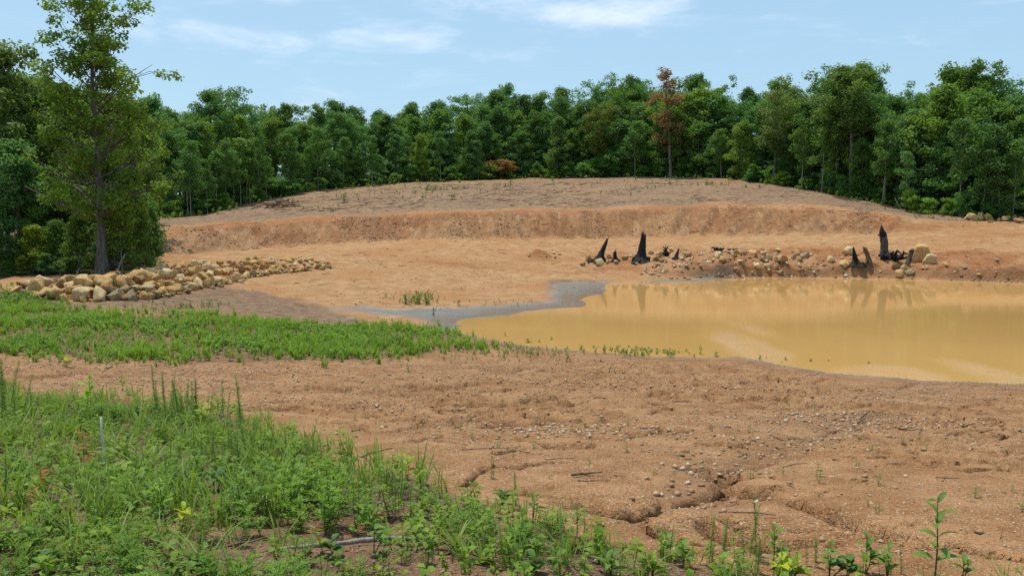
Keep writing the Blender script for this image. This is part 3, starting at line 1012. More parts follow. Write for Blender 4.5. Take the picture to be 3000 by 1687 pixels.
g = 'boulders around the charred stumps'
for a in [(1756, 781, 34, 'pale', 'pale round boulder in front of the leaning charred stump'), (1722, 765, 28, 'tan', 'tan flat boulder on the left side of the leaning stump'),
          (1708, 779, 16, 'brown', 'brown rock at the foot of the leftmost charred stump'), (1779, 770, 16, 'tan', 'small tan rock between the two left charred stumps'), (1806, 773, 18, 'pale', 'pale rock in front of the smallest charred stump'),
          (1786, 758, 18, 'golden', 'golden rock behind the smallest charred stump'), (1831, 762, 20, 'tan', 'tan boulder between smallest stump and the tall black stump'), (1848, 753, 11, 'pale', 'little pale rock left of the tall black stump'),
          (1900, 760, 18, 'rusty', 'rusty boulder pressed against the right side of the tall black stump'), (1908, 748, 26, 'tan', 'upper tan boulder right of the tall black stump'), (1922, 766, 30, 'golden', 'round golden boulder right of the tall black stump'),
          (1932, 751, 17, 'pale', 'pale boulder under the left end of the black root tangle'), (1964, 738, 18, 'pale', 'yellowish pale boulder on top of the black root tangle'), (1948, 739, 8, 'pale', 'small pale stone caught in the black root tangle'),
          (2018, 753, 24, 'pale', 'pale slab right of the pointed little stump'), (2030, 761, 14, 'tan', 'tan rock low to the right of the pointed little stump'), (1866, 776, 12, 'pale', 'small pale rock below the tall black stump'),
          (1622, 744, 11, 'pale', 'small pale rock right of the red dirt heap'), (1612, 752, 8, 'tan', 'little tan rock at the right foot of the red dirt heap'), (1640, 748, 10, 'tan', 'tan rock a step right of the red dirt heap'), (1551, 752, 9, 'pale', 'little pale rock left of the red dirt heap'),
          (1600, 754, 7, 'greyish', 'tiny grey rock touching the red dirt heap'), (1627, 757, 8, 'brown', 'tiny brown rock below its pale neighbour near the red heap')]:
    px_boulder(a[0], a[1], a[2], a[3], a[4], group=g)
g = 'rubble on the far bank of the pond'
for a in [(2107, 757, 24, 'pale', 'whitish boulder at the left end of the far bank rubble'), (2091, 764, 13, 'tan', 'tan rock just left of the whitish boulder on the far bank'), (2120, 772, 26, 'tan', 'flat tan slab low at the left end of the rubble'),
          (2136, 766, 16, 'brown', 'brown rock right of the whitish boulder in the rubble'), (2158, 745, 16, 'rusty', 'rusty rock at the top left of the rubble'), (2148, 748, 12, 'pale', 'pale rock at the top left of the rubble'),
          (2176, 751, 30, 'brown', 'low brown slab along the top of the rubble'), (2207, 750, 26, 'golden', 'golden boulder standing at the top of the rubble'), (2172, 775, 22, 'pale', 'pale slab in the middle left of the rubble'),
          (2158, 799, 34, 'golden', 'big yellow boulder set in the bank above the water'), (2105, 806, 9, 'pale', 'small pale stone at the waterline, left one of two'), (2116, 806, 8, 'pale', 'small pale stone at the waterline, right one of two'),
          (2221, 791, 30, 'pale', 'big pale boulder, lower left of the middle rubble heap'), (2249, 788, 22, 'pale', 'narrow pale boulder in the middle rubble heap'), (2268, 793, 34, 'greyish', 'big grey boulder in the middle rubble heap'),
          (2284, 805, 25, 'pale', 'pale boulder lowest in the rubble, nearest the water'), (2251, 799, 17, 'brown', 'brown rock beneath the big grey boulder'), (2205, 803, 12, 'tan', 'lone tan stone on the red bank face'),
          (2238, 770, 24, 'greyish', 'grey boulder at the back of the middle rubble heap'), (2252, 763, 20, 'pale', 'pale boulder at the back of the middle rubble heap'), (2240, 752, 24, 'pale', 'pale slab above the middle rubble heap'),
          (2281, 762, 16, 'pale', 'pale rock on the right shoulder of the rubble'), (2300, 770, 44, 'brown', 'broad brown boulder on the right of the rubble'), (2282, 740, 28, 'tan', 'tan flat slab high on the rubble'),
          (2328, 760, 20, 'greyish', 'grey rock on the right of the broad brown boulder'), (2340, 747, 22, 'tan', 'tan rock at the top right of the rubble'), (2362, 760, 26, 'greyish', 'grey boulder at the right end of the rubble'),
          (2345, 768, 16, 'brown', 'small brown rock at the right end of the rubble'), (2380, 750, 14, 'pale', 'pale rock on the slope right of the rubble'), (2235, 733, 9, 'tan', 'little rock at the very top of the rubble'), (2318, 808, 10, 'brown', 'small brown rock at the waterline below the rubble'),
          (2150, 733, 8, 'brown', 'tiny brown rock up on the bench edge'), (2410, 765, 10, 'tan', 'little tan rock between the rubble and the black stump')]:
    px_boulder(a[0], a[1], a[2], a[3], a[4], group=g)
g = 'boulders around the burnt posts'
for a in [(2490, 748, 44, 'pale', 'pale boulder behind the black pointed stump on the right'), (2440, 771, 34, 'pale', 'pale weathered boulder left of the black pointed stump'), (2480, 782, 34, 'tan', 'tan boulder at the foot of the black pointed stump'),
          (2530, 778, 26, 'brown', 'brown rock at the base of the black pointed stump'), (2712, 766, 66, 'tan', 'tallest tan boulder at the right of the burnt posts'), (2735, 776, 50, 'pale', 'rounded pale boulder in front of the tallest one'),
          (2606, 745, 30, 'pale', 'whitish boulder among the roots of the tall burnt post'), (2598, 769, 10, 'pale', 'little pale stone below the tall burnt post'), (2624, 789, 24, 'brown', 'brown slab left of the two flat slabs below the leaning post'),
          (2652, 792, 28, 'tan', 'tan slab on the bank below the short leaning post'), (2705, 790, 14, 'pale', 'left pale stone of the pair below the big boulders'), (2720, 790, 16, 'pale', 'right pale stone of the pair below the big boulders'),
          (2640, 812, 52, 'tan', 'big tan boulder sunk in the bank at the water'), (2668, 806, 30, 'greyish', 'grey rock in the bank right of the sunken tan boulder'), (2582, 800, 12, 'tan', 'small tan rock above the waterline'),
          (2578, 812, 8, 'brown', 'tiny brown rock at the waterline'), (2773, 782, 18, 'tan', 'tan rock alone right of the big boulders'), (2800, 800, 12, 'pale', 'small pale rock on the right bank'), (2830, 790, 14, 'greyish', 'grey rock on the right bank'),
          (2870, 806, 16, 'pale', 'pale flat rock low on the right bank'), (2920, 800, 10, 'tan', 'little tan rock far along the right bank'), (2960, 818, 18, 'greyish', 'grey rock at the waterline at the right edge'), (2740, 758, 16, 'pale', 'pale chip behind the rounded boulder')]:
    px_boulder(a[0], a[1], a[2] * (.72 if a[1] > 808 and a[2] > 45 else 1), a[3], a[4], 2 if a[2] > 45 else None, 1.1 if a[2] > 60 else .9, .45 if a[1] > 800 else .3, group=g)
g = 'boulders by the forest at the right edge'
for a in [(2836, 641, 20, 'pale', 'leftmost pale boulder at the forest edge on the right'), (2852, 643, 26, 'pale', 'second pale boulder at the forest edge on the right'), (2866, 640, 14, 'greyish', 'grey rock behind the pale boulders by the forest'),
          (2872, 644, 30, 'tan', 'wide tan boulder in the middle of the forest edge rocks'), (2880, 637, 24, 'pale', 'topmost boulder of the forest edge rocks'), (2903, 645, 26, 'golden', 'golden boulder right of the topmost one by the forest'),
          (2902, 650, 14, 'tan', 'small tan rock below the golden boulder by the forest'), (2934, 646, 16, 'tan', 'first small rock after the gap at the forest edge'), (2952, 646, 30, 'golden', 'long golden boulder after the gap at the forest edge'),
          (2977, 642, 24, 'pale', 'pale boulder near the right edge by the forest'), (2992, 652, 26, 'brown', 'dark brown boulder at the right edge by the forest'), (2997, 645, 22, 'tan', 'last tan boulder cut by the right edge'), (3030, 652, 30, 'tan', 'boulder just past the last tan one')]:
    px_boulder(a[0], a[1] + 3, a[2], a[3], a[4], group=g)

# ------------------------------------------------------------------ charred stumps and posts
def stump(px, row, toppx, toprow, basew, topw, label, mat=M_CHAR, flare=1.6, roots=5, seed=1, jag=.3, name='charred_stump', waist=.35, group=None):
    rng = np.random.default_rng(seed)
    q = pix(px, row)
    D = q[1] + .15
    sc = D / FPX
    ztop = z_row(toprow, D)
    h = ztop - q[2]
    top = np.array([u_of(toppx, toprow) * D - q[0], rng.uniform(-.1, .1), h])
    root = empty(name, (q[0], D, q[2] - .05))
    n, sides = 16, 18
    th = np.linspace(0, 2 * math.pi, sides, endpoint=False)
    rb, rt = basew / 2 * sc, topw / 2 * sc
    V, Qf = [], []
    ph = rng.uniform(0, 6.28)
    for i in range(n):
        t_ = i / (n - 1)
        rad = rt + (rb * waist + rt * (1 - waist) - rt) * (1 - t_) + (rb - rb * waist) * max(0, 1 - t_ / .38) ** flare * 1.0
        lob = 1 + .42 * max(0, 1 - t_ / .45) * np.sin(roots * th + ph) * .8 + .10 * np.sin(3 * th + ph * 2 + t_ * 4)
        c = top * t_ ** 1.08 + np.array([0.05 * h * math.sin(t_ * 3 + ph), 0, 0]) * (1 - t_) * t_
        rr_ = rad * lob * (1 + .07 * rng.normal(size=sides))
        zj = 0
        if i >= n - 2:
            zj = jag * rt * 4 * (np.sin(th + ph) * .7 + .5 * np.sin(2 * th + 1) + rng.normal(size=sides) * .4) * (1 if i == n - 1 else .5)
        V.append(np.stack([c[0] + rr_ * np.cos(th), c[1] + rr_ * np.sin(th), np.full(sides, c[2]) + zj], -1))
    V = np.concatenate(V)
    i = np.arange(n - 1)[:, None] * sides; j = np.arange(sides)[None, :]
    Qf = np.stack([i + j, i + (j + 1) % sides, i + sides + (j + 1) % sides, i + sides + j], -1).reshape(-1, 4)
    V = np.concatenate([V, [top + np.array([0, 0, -rt * .5])]])
    k = (n - 1) * sides
    T = np.stack([k + np.arange(sides), k + (np.arange(sides) + 1) % sides, np.full(sides, len(V) - 1)], -1)
    add('stem', mk_mesh('stem', V, [Qf, T]), mat, root)
    for m in range(roots):
        a = ph + m * 2 * math.pi / roots + rng.uniform(-.3, .3)
        L = rb * rng.uniform(.5, .9)
        pts = [np.array([math.cos(a), math.sin(a), 0]) * rb * .55 * 1 + np.array([0, 0, .12 * h * rng.uniform(.6, 1.2)])]
        for s_ in (.4, .8, 1.0):
            pts.append(np.array([math.cos(a), math.sin(a), 0]) * (rb * .55 + L * s_ * .8) + np.array([rng.normal() * .05, rng.normal() * .05, .10 * h * (1 - s_) - .02]))
        bf = Buf(); tube(bf, pts, np.array([.30, .24, .15, .06]) * rb, 7, rough=.12, rng=rng)
        add('root', bf.mesh('root'), mat, root)
    tag(root, label, 'stump', group)
    return root


gs = 'charred stumps on the far bank'
stump(1752, 768, 1780, 697, 46, 7, 'tall black stump leaning right, leftmost on the far bank', seed=2, roots=4, waist=.45, group=gs)
stump(1804, 765, 1801, 733, 32, 7, 'smallest black stump, second from the left on the far bank', seed=3, roots=5, group=gs)
stump(1876, 768, 1887, 687, 58, 13, 'tall upright black stump with flared roots, third from the left', seed=4, roots=6, waist=.42, jag=.5, group=gs)
stump(1979, 760, 1989, 726, 30, 3, 'short pointed black stump right of the root tangle', seed=5, roots=4, waist=.5, group=gs)
stump(2514, 778, 2500, 722, 44, 4, 'pointed black stump leaning left in front of the pale boulder', seed=6, roots=5, waist=.5, group=gs)


def post(px, row, toppx, toprow, w, wt, label, mat, tip=None, seed=0, jag=1.0):
    rng = np.random.default_rng(seed)
    q = pix(px, row); D = q[1] + .1; sc = D / FPX
    root = empty('burnt_post', (q[0], D, q[2] - .1))
    top = np.array([u_of(toppx, toprow) * D - q[0], 0.05, z_row(toprow, D) - q[2] + .1])

    def piece(t0, t1, sharp):
        n, sides = 9, 14
        th = np.linspace(0, 2 * math.pi, sides, endpoint=False); V = []
        for i in range(n):
            f = i / (n - 1); t_ = t0 + (t1 - t0) * f
            rad = (w + (wt - w) * t_) / 2 * sc * (1 + .06 * rng.normal())
            if sharp: rad *= max(.06, 1 - max(0, f - .35) / .65) ** .7
            c = top * t_ + np.array([.03 * math.sin(t_ * 5), 0, 0])
            if sharp: c = c + np.array([-.25 * w / 2 * sc * f, 0, 0])
            rr_ = rad * (1 + .10 * rng.normal(size=sides))
            zj = jag * w * sc * .35 * np.sin(th + 1) if (i == n - 1 and not sharp) else 0
            V.append(np.stack([c[0] + rr_ * np.cos(th), c[1] + rr_ * np.sin(th), c[2] + zj + 0 * th], -1))
        V = np.concatenate(V)
        i = np.arange(n - 1)[:, None] * sides; j = np.arange(sides)[None, :]
        Qf = np.stack([i + j, i + (j + 1) % sides, i + sides + (j + 1) % sides, i + sides + j], -1).reshape(-1, 4)
        V = np.concatenate([V, V[-sides:].mean(0, keepdims=True)])
        k = (n - 1) * sides
        T = np.stack([k + np.arange(sides), k + (np.arange(sides) + 1) % sides, np.full(sides, len(V) - 1)], -1)
        return mk_mesh('shaft', V, [Qf, T])
    if tip:
        add('shaft', piece(0, tip, False), mat, root)
        o = add('charred_tip', piece(tip - .01, 1, True), M_CHAR, root); o['label'] = 'black burnt pointed tip of the post'
        kb = Buf(); c = top * tip
        tube(kb, [c, c + np.array([-w / 2 * sc * 1.1, -.02, .03]), c + np.array([-w / 2 * sc * 1.5, -.02, .10])], [.09, .07, .03], 7)
        add('knot', kb.mesh('knot'), mat, root)
    else:
        add('shaft', piece(0, .86, False), mat, root)
        o = add('broken_end', piece(.855, 1, True), mat, root)
    tag(root, label, 'post', 'burnt posts on the far bank')
    return root


post(2593, 752, 2587, 660, 23, 17, 'tallest burnt post with a pointed black tip', M_GREYWOOD, .68, 1)
post(2553, 777, 2534, 722, 16, 11, 'weathered brown post leaning left beside the black stump', M_BROWNWOOD, None, 2)
post(2657, 777, 2676, 728, 16, 13, 'short dark post leaning right, left of the big boulders', M_GREYWOOD, None, 3)


def root_wad(px, row, wpx, hpx, label, seed, mat=M_CHAR, n=14):
    rng = np.random.default_rng(seed)
    q = pix(px, row); D = q[1] + .3; sc = D / FPX
    w, h = wpx * sc / 2, hpx * sc
    root = empty('root_tangle', (q[0], D, q[2]))
    me = rock_mesh(seed + 200); me.materials.clear()
    o = add('root_ball', me, mat, root); o.scale = (w * .55, w * .4, h * .42); o.location = (0, .1, h * .22)
    for k in range(n):
        a = rng.uniform(0, 6.28); e = rng.uniform(-.2, 1.1)
        L = w * rng.uniform(.6, 1.1)
        d = np.array([math.cos(a) * math.cos(e), math.sin(a) * math.cos(e) * .7, math.sin(e) * h / w * 1.1])
        p0 = np.array([rng.uniform(-.4, .4) * w, rng.uniform(-.1, .3) * w, h * rng.uniform(.1, .35)])
        pts = [p0, p0 + d * L * .4 + rng.normal(size=3) * .06, p0 + d * L * .75 + rng.normal(size=3) * .12, p0 + d * L + rng.normal(size=3) * .15]
        pts = np.array(pts); pts[:, 2] = np.maximum(pts[:, 2], .03)
        b = Buf(); tube(b, pts, np.array([.13, .10, .07, .02]) * (w / .9), 6, rough=.15, rng=rng)
        add('root', b.mesh('root'), mat, root)
    tag(root, label, 'root tangle')
    return root


root_wad(1953, 752, 44, 26, 'tangle of black burnt roots left of the pointed little stump', 31)
root_wad(2612, 764, 92, 26, 'tangle of charred roots around the tall burnt post', 32, n=20)
root_wad(2120, 733, 60, 4, 'thin scatter of black roots lying on the bench', 33, n=10)
# ------------------------------------------------------------------ trees
def leaf_cloud(buf, C, rad, n, size, rng, tone, flat=.7, droop=0.0, normal_up=.5):
    """n leaf faces in an ellipsoid round C, denser towards its skin"""
    d = rng.normal(size=(n, 3)); d /= np.linalg.norm(d, axis=1, keepdims=True)
    r = rad * rng.uniform(0.15, 1, n) ** .45 * (1 + .18 * rng.normal(size=n))
    P = C + d * r[:, None] * np.array([1, 1, flat])
    nrm = d * .6 + rng.normal(size=(n, 3)) * .55 + np.array([0, 0, normal_up])
    nrm /= np.linalg.norm(nrm, axis=1, keepdims=True)
    a = np.cross(nrm, rng.normal(size=(n, 3))); a /= np.linalg.norm(a, axis=1, keepdims=True) + 1e-9
    b = np.cross(nrm, a)
    s = size * rng.uniform(.6, 1.35, n)[:, None]
    k1 = rng.uniform(.28, .48, n)[:, None]
    V = np.stack([P - a * s * .55, P + b * s * k1 + nrm * s * .10, P + a * s * .6, P - b * s * k1 + nrm * s * .06], 1).reshape(-1, 3)
    Qf = np.arange(n * 4).reshape(-1, 4)
    # clump-to-clump difference plus a random one from leaf to leaf
    buf.put(V, Qf, None, np.repeat(np.clip(tone + rng.normal(size=n) * .08, 0, 1), 4))


LIMBS = {}


def grow(seed, H=12.0, crown0=.3, spread=3.0, nl=18, clumps=4, crad=.95, leaves=95, lsize=.30, r0=.2, shape='oak', lean=.03, top_bias=.5, bare=0, updir=.55):
    rng = np.random.default_rng(seed)
    wood, limb, crown = Buf(), Buf(), Buf()
    n = 11
    tt = np.linspace(0, 1, n)
    w = np.cumsum(rng.normal(size=(n, 2)) * lean * H * .18, axis=0); w -= w[0]
    tp = np.stack([w[:, 0] * tt, w[:, 1] * tt, tt * H * .93], -1)
    tr = r0 * (1 - tt * .88) * (1 + .5 * np.exp(-tt * 30))
    tube(wood, tp, tr, 8, rough=.05, rng=rng)
    az0 = rng.uniform(0, 6.28)
    tops = []
    for k in range(nl):
        t_ = crown0 + (0.97 - crown0) * ((k + rng.uniform(0, 1)) / nl) ** (1.0)
        f = (t_ - crown0) / (1 - crown0)
        if shape == 'oak': prof = math.sin(math.pi * min(1, (.16 + .80 * f) ** .85)) ** .7
        elif shape == 'cone': prof = (1 - f) ** .75 * .95 + .12
        elif shape == 'vase': prof = .35 + .75 * f if f < .8 else 1.0 - (f - .8) * 2.5
        elif shape == 'mast': prof = (.62 + .38 * math.sin(f * 9.0) ** 2) if f > .5 else 1.0 - .25 * abs(f - .25)
        else: prof = .8
        L = spread * max(.2, prof) * rng.uniform(.65, 1.12)
        az_ = az0 + k * 2.399 + rng.uniform(-.5, .5)
        e = rng.uniform(.05, .5) + f * updir
        p0 = np.array([np.interp(t_, tt, tp[:, 0]), np.interp(t_, tt, tp[:, 1]), t_ * H * .93])
        d = np.array([math.cos(az_) * math.cos(e), math.sin(az_) * math.cos(e), math.sin(e)])
        m = 5; ss = np.linspace(0, 1, m)
        bend = rng.normal(size=3) * .12 * L
        pts = p0 + d * L * ss[:, None] + bend * (ss ** 2)[:, None] + np.array([0, 0, .12 * L]) * (ss ** 2)[:, None]
        rl = max(.012 * H / 12, np.interp(t_, tt, tr) * .45)
        tube(limb, pts, rl * (1 - ss * .8), 5, rng=rng)
        if rng.uniform() < bare: continue
        for c in range(clumps):
            s = rng.uniform(.35, 1.05) if c else .93
            q = p0 + d * L * s + bend * s * s + rng.normal(size=3) * np.array([.30, .30, .22]) * L * .6
            tube(limb, [p0 + d * L * max(0, s - .35), (q + p0 + d * L * s) / 2, q], [rl * .35, rl * .22, rl * .08], 3, rng=rng, cap=False)
            rc = crad * rng.uniform(.6, 1.3)
            leaf_cloud(crown, q, rc, int(leaves * (rc / crad) ** 2), lsize, rng, float(np.clip(rng.normal(.45, .2) + .12 * f, 0, 1)))
    for c in range(3):
        q = tp[-1] + rng.normal(size=3) * np.array([.45, .45, .3]) * crad
        leaf_cloud(crown, q, crad * rng.uniform(.6, 1), int(leaves * .7), lsize, rng, float(np.clip(rng.normal(.6, .15), 0, 1)))
    V = np.concatenate(crown.V) if crown.V else np.zeros((1, 3))
    tm = wood.mesh('trunk', True); LIMBS[tm.name] = limb.mesh('branches', True)
    return tm, crown.mesh('crown'), float(V[:, 2].max()), float(np.percentile(np.hypot(V[:, 0], V[:, 1]), 95))


PROTO = {'oak': [], 'edge': [], 'tall': [], 'sapling': [], 'shrub': [], 'open': []}
for s in range(6): PROTO['oak'].append(grow(300 + s, 12, [.22, .3, .38][s % 3], [3.3, 2.6, 3.8][s % 3], 22, 5, .74, 92, .205, .2, ['oak', 'oak', 'vase'][s % 3], .05))
for s in range(4): PROTO['edge'].append(grow(320 + s, 10, .08, [2.3, 2.9][s // 2], 24, 4, .66, 86, .195, .14, 'cone' if s % 2 else 'oak', .05))
for s in range(3): PROTO['tall'].append(grow(340 + s, 14, .48, 2.8, 18, 5, .72, 92, .205, .2, 'oak', .05))
for s in range(3): PROTO['open'].append(grow(350 + s, 13, .38, 3.2, 18, 4, .66, 84, .195, .2, 'vase', .06))
for s in range(4): PROTO['sapling'].append(grow(360 + s, 7, .38, 1.3, 13, 3, .50, 60, .17, .06, 'oak', .05))
for s in range(4): PROTO['shrub'].append(grow(380 + s, 3, .06, 1.25, 12, 3, .50, 80, .165, .03, 'oak', .1))
PROTO['dying'] = [grow(371, 13, .26, 2.0, 24, 3, .55, 64, .18, .17, 'oak', .05, bare=.12)]
for grp in PROTO.values():
    for w_, c_, _, _ in grp:
        w_.materials.append(M_BARK); c_.materials.append(M_LEAF)
for w_, c_, _, _ in PROTO['sapling']:
    w_.materials.clear(); w_.materials.append(M_PALE)

TREE_N = {'dying': 'dying_tree', 'oak': 'oak_tree', 'edge': 'young_tree', 'tall': 'oak_tree', 'open': 'oak_tree', 'sapling': 'sapling', 'shrub': 'shrub', }
GREENS = [tuple(v * m_ for v, m_ in zip(c_, (2.05, 2.12, 1.95))) for c_ in [(0.060, 0.108, 0.030), (0.052, 0.100, 0.034), (0.072, 0.118, 0.030), (0.058, 0.112, 0.040), (0.082, 0.125, 0.030), (0.062, 0.118, 0.048), (0.050, 0.092, 0.030)]]


def tree(kind, X, Y, ztop, color=None, rng=R, proto=None, wide=1.0, label=None, group=None, cat='tree', sink=.12):
    p = PROTO[kind][int(rng.integers(len(PROTO[kind]))) if proto is None else proto]
    zb = float(ground(X, Y)) - sink
    h = max(.5, ztop - zb)
    s = h / p[2]
    root = empty(TREE_N[kind], (X, Y, zb))
    sxy = s * wide * rng.uniform(.9, 1.12) if kind != 'shrub' else s * wide * rng.uniform(.9, 1.5)
    root.scale = (sxy, sxy, s)
    root.rotation_euler = (rng.normal() * .025, rng.normal() * .025, rng.uniform(0, 6.28))
    t_ = add('trunk', p[0], None, root)
    add('branches', LIMBS[p[0].name], p[0].materials[0], t_)
    c_ = add('crown', p[1], None, root)
    c = np.array(color if color is not None else GREENS[int(rng.integers(len(GREENS)))]) * rng.uniform(.88, 1.15)
    c_.color = (*c, 1)
    tag(root, label, cat, group)
    root['h'] = h
    return root


SKY = np.array([(330, 262), (345, 245), (400, 232), (460, 262), (520, 262), (545, 225), (590, 215), (640, 240), (690, 262), (735, 256), (775, 285), (800, 255), (850, 245), (900, 262), (960, 268), (1030, 255), (1100, 247), (1180, 235), (1215, 225),
                (1275, 207), (1310, 232), (1350, 228), (1420, 210), (1470, 195), (1520, 200), (1560, 182), (1600, 185), (1640, 200), (1690, 185), (1750, 178), (1800, 190), (1850, 222), (1900, 215), (1950, 195), (2000, 215), (2050, 205), (2090, 170), (2140, 150),
                (2190, 180), (2220, 230), (2300, 195), (2370, 155), (2440, 143), (2480, 180), (2520, 190), (2576, 195), (3000, 190)]) * 1.1646
edgeD = lambda px: float(np.interp((px - 1500) / FPX, UG, LD[:, 13]))
skyrow = lambda px: float(np.interp(px, SKY[:, 0], SKY[:, 1]))
tr = np.random.default_rng(77)
rowsT = {}


def put(kind, px, off, toprow=None, frac=None, tint=None, key='front', wide=1.0, proto=None, label=None):
    D = edgeD(px) + off
    X = D * (px - 1500) / FPX
    zb = float(ground(X, D))
    zt = z_row(toprow, D) if toprow is not None else zb + (z_row(skyrow(px), D) - zb) * frac
    o = tree(kind, X, D, zt, tint, tr, proto, wide, label, 'trees of the forest behind the clearing')
    if label is None: rowsT.setdefault(key, []).append((px, o, kind))
    return o


# named trees of the far forest
RUSSET = (0.24, 0.125, 0.06)
o = put('dying', 1962, -.4, 188, tint=(0.32, 0.185, 0.11), label='tall dying tree with sparse red-brown leaves at the forest edge', wide=1.0)
o = put('shrub', 1467, -1.2, 464, tint=RUSSET, label='rusty brown dead shrub at the forest edge', wide=1.25); o.name = 'dead_shrub'
put('open', 2262, 1.0, 224, tint=(0.14, 0.19, 0.065), label='oak with bare crooked lower limbs at the clearing edge', proto=0, wide=1.1)
put('tall', 2488, 1.2, 178, tint=(0.14, 0.22, 0.06), label='tall oak with a long bare trunk and high crown, right of centre', proto=1, wide=1.15)
put('tall', 2445, 2.0, 250, tint=(0.11, 0.20, 0.06), label='slimmer oak standing left of the tall bare-trunked oak', proto=2, wide=.8)
put('oak', 1755, 1.2, 300, tint=(0.17, 0.21, 0.05), label='olive green oak with a dark trunk left of the dying tree')
put('edge', 1628, .8, 335, tint=(0.12, 0.20, 0.06), label='round young oak with a short pale trunk right of the dead shrub')
put('edge', 1235, 1.0, 390, tint=(0.18, 0.26, 0.05), label='yellow-green topped young tree, left middle of the forest edge', wide=.9)
put('edge', 2540, 6, 300, tint=(0.19, 0.29, 0.05), label='bright yellow-green crown right of the tall bare-trunked oak', wide=1.2)
# the trees that make the skyline
PEAKS = [(545, 222), (590, 215), (400, 232), (850, 245), (1030, 255), (1180, 235), (1275, 207), (1420, 210), (1500, 195), (1560, 182), (1600, 188), (1740, 178), (1950, 195), (2045, 207), (2100, 165), (2140, 152), (2170, 170), (2300, 195), (2390, 152), (2440, 143), (2530, 190),
         (640, 240), (460, 262), (735, 256), (900, 262), (960, 268), (1100, 247), (1350, 228), (1640, 200), (1800, 190), (1890, 218), (2240, 232), (2490, 178), (2600, 195), (690, 262), (800, 256), (1230, 225), (350, 250), (2000, 217), (1310, 234)]
for k, (a, b_) in enumerate(PEAKS):
    put(['oak', 'open', 'oak', 'tall'][k % 4], a * 1.1646, tr.uniform(10, 17), b_ * 1.1646, key='skyline', wide=tr.uniform(.8, 1.05))
px = 420
while px < 3350:                                                       # second rank
    put(['oak', 'edge', 'oak', 'tall'][int(tr.integers(4))], px, tr.uniform(5, 9), frac=tr.uniform(.70, .90), key='second', wide=tr.uniform(.95, 1.25))
    px += tr.uniform(38, 66) * 100 / (edgeD(px) + 7)
px = 395
while px < 3350:                                                       # rear rank that closes the gaps
    put(['oak', 'oak', 'open'][int(tr.integers(3))], px, tr.uniform(20, 30), frac=tr.uniform(.84, .95), key='rear', wide=tr.uniform(1.1, 1.4))
    px += tr.uniform(60, 90) * 100 / (edgeD(px) + 7)
px = 430
while px < 3350:                                                       # low trees along the clearing
    fr = tr.uniform(.34, .66) * (1.0 if px > 1000 else .85)
    put('edge', px, tr.uniform(.6, 4), frac=fr, key='front', wide=tr.uniform(1.0, 1.35))
    px += tr.uniform(46, 92) * 100 / (edgeD(px) + 3)
px = 440
while px < 3350:                                                       # shrubs at their feet
    put('shrub', px, tr.uniform(-.6, 2.5), frac=tr.uniform(.10, .24), key='shrub', wide=tr.uniform(.9, 1.3), tint=np.array(GREENS[int(tr.integers(7))]) * np.array([1.2, 1.25, 1.0]))
    px += tr.uniform(28, 70) * 100 / (edgeD(px) + 3)
for a in [556, 612, 640, 668, 690, 708, 724, 733, 768, 786, 560, 850, 872, 905, 938, 1010, 1090, 1290, 2340, 2405, 2580, 2650, 2585, 2870, 2812, 2925, 2960, 1400, 1860, 2110]:
    put('sapling', a + tr.uniform(-4, 4), tr.uniform(-.4, 1.0), frac=tr.uniform(.45, .75), key='sapling', wide=tr.uniform(.8, 1.1))

px = 425
while px < 3350:                                                       # undergrowth inside the wood
    put('edge', px, tr.uniform(4, 7), frac=tr.uniform(.26, .42), key='under', wide=tr.uniform(1.3, 1.8))
    px += tr.uniform(55, 85) * 100 / (edgeD(px) + 7)
px = 405
while px < 3350:
    put('edge', px, tr.uniform(11, 17), frac=tr.uniform(.34, .52), key='under', wide=tr.uniform(1.6, 2.1))
    px += tr.uniform(45, 70) * 100 / (edgeD(px) + 7)

px = 440
while px < 3300:
    put('shrub', px, tr.uniform(3, 9), frac=tr.uniform(.12, .22), key='shrub', wide=tr.uniform(1.5, 2.1))
    px += tr.uniform(45, 75) * 100 / (edgeD(px) + 7)

# ---- the near clump of trees on the left
LG = 'trees of the near clump on the left'
big = grow(903, 14.4, .20, 2.9, 54, 5, .46, 80, .15, .25, 'mast', .03, updir=.8)
big[0].materials.append(M_BARK); big[1].materials.append(M_LEAF)
q = pix(300, 806)
PROTO['big'] = [big]; TREE_N['big'] = 'oak_tree'
bt = tree('big', q[0], q[1], z_row(-115, q[1]), (0.175, 0.28, 0.045), tr, 0, 1.0, 'tallest oak, yellow-green, rising beyond the top edge by the rock row', LG)
bt.rotation_euler[2] = 2.1
for s in range(3):
    p_ = grow(910 + s, 11, .18, 2.5, 24, 4, .72, 110, .19, .15, 'oak', .04); p_[0].materials.append(M_BARK); p_[1].materials.append(M_LEAF)
    PROTO.setdefault('near', []).append(p_)
for s in range(2):
    p_ = grow(920 + s, 6, .12, 1.7, 18, 4, .52, 80, .16, .06, 'cone', .05); p_[0].materials.append(M_PALE); p_[1].materials.append(M_LEAF)
    PROTO.setdefault('bush', []).append(p_)
TREE_N['near'] = 'young_oak'; TREE_N['bush'] = 'sapling'

YGREEN = (0.20, 0.28, 0.035)
left = []


def lput(kind, px, D, toprow, tint=None, wide=1.0, label=None, key='lclump'):
    X = D * (px - 1500) / FPX
    o = tree(kind, X, D, z_row(toprow, D), tint, tr, None, wide, label, LG)
    if label is None: left.append((px, o, kind))
    return o


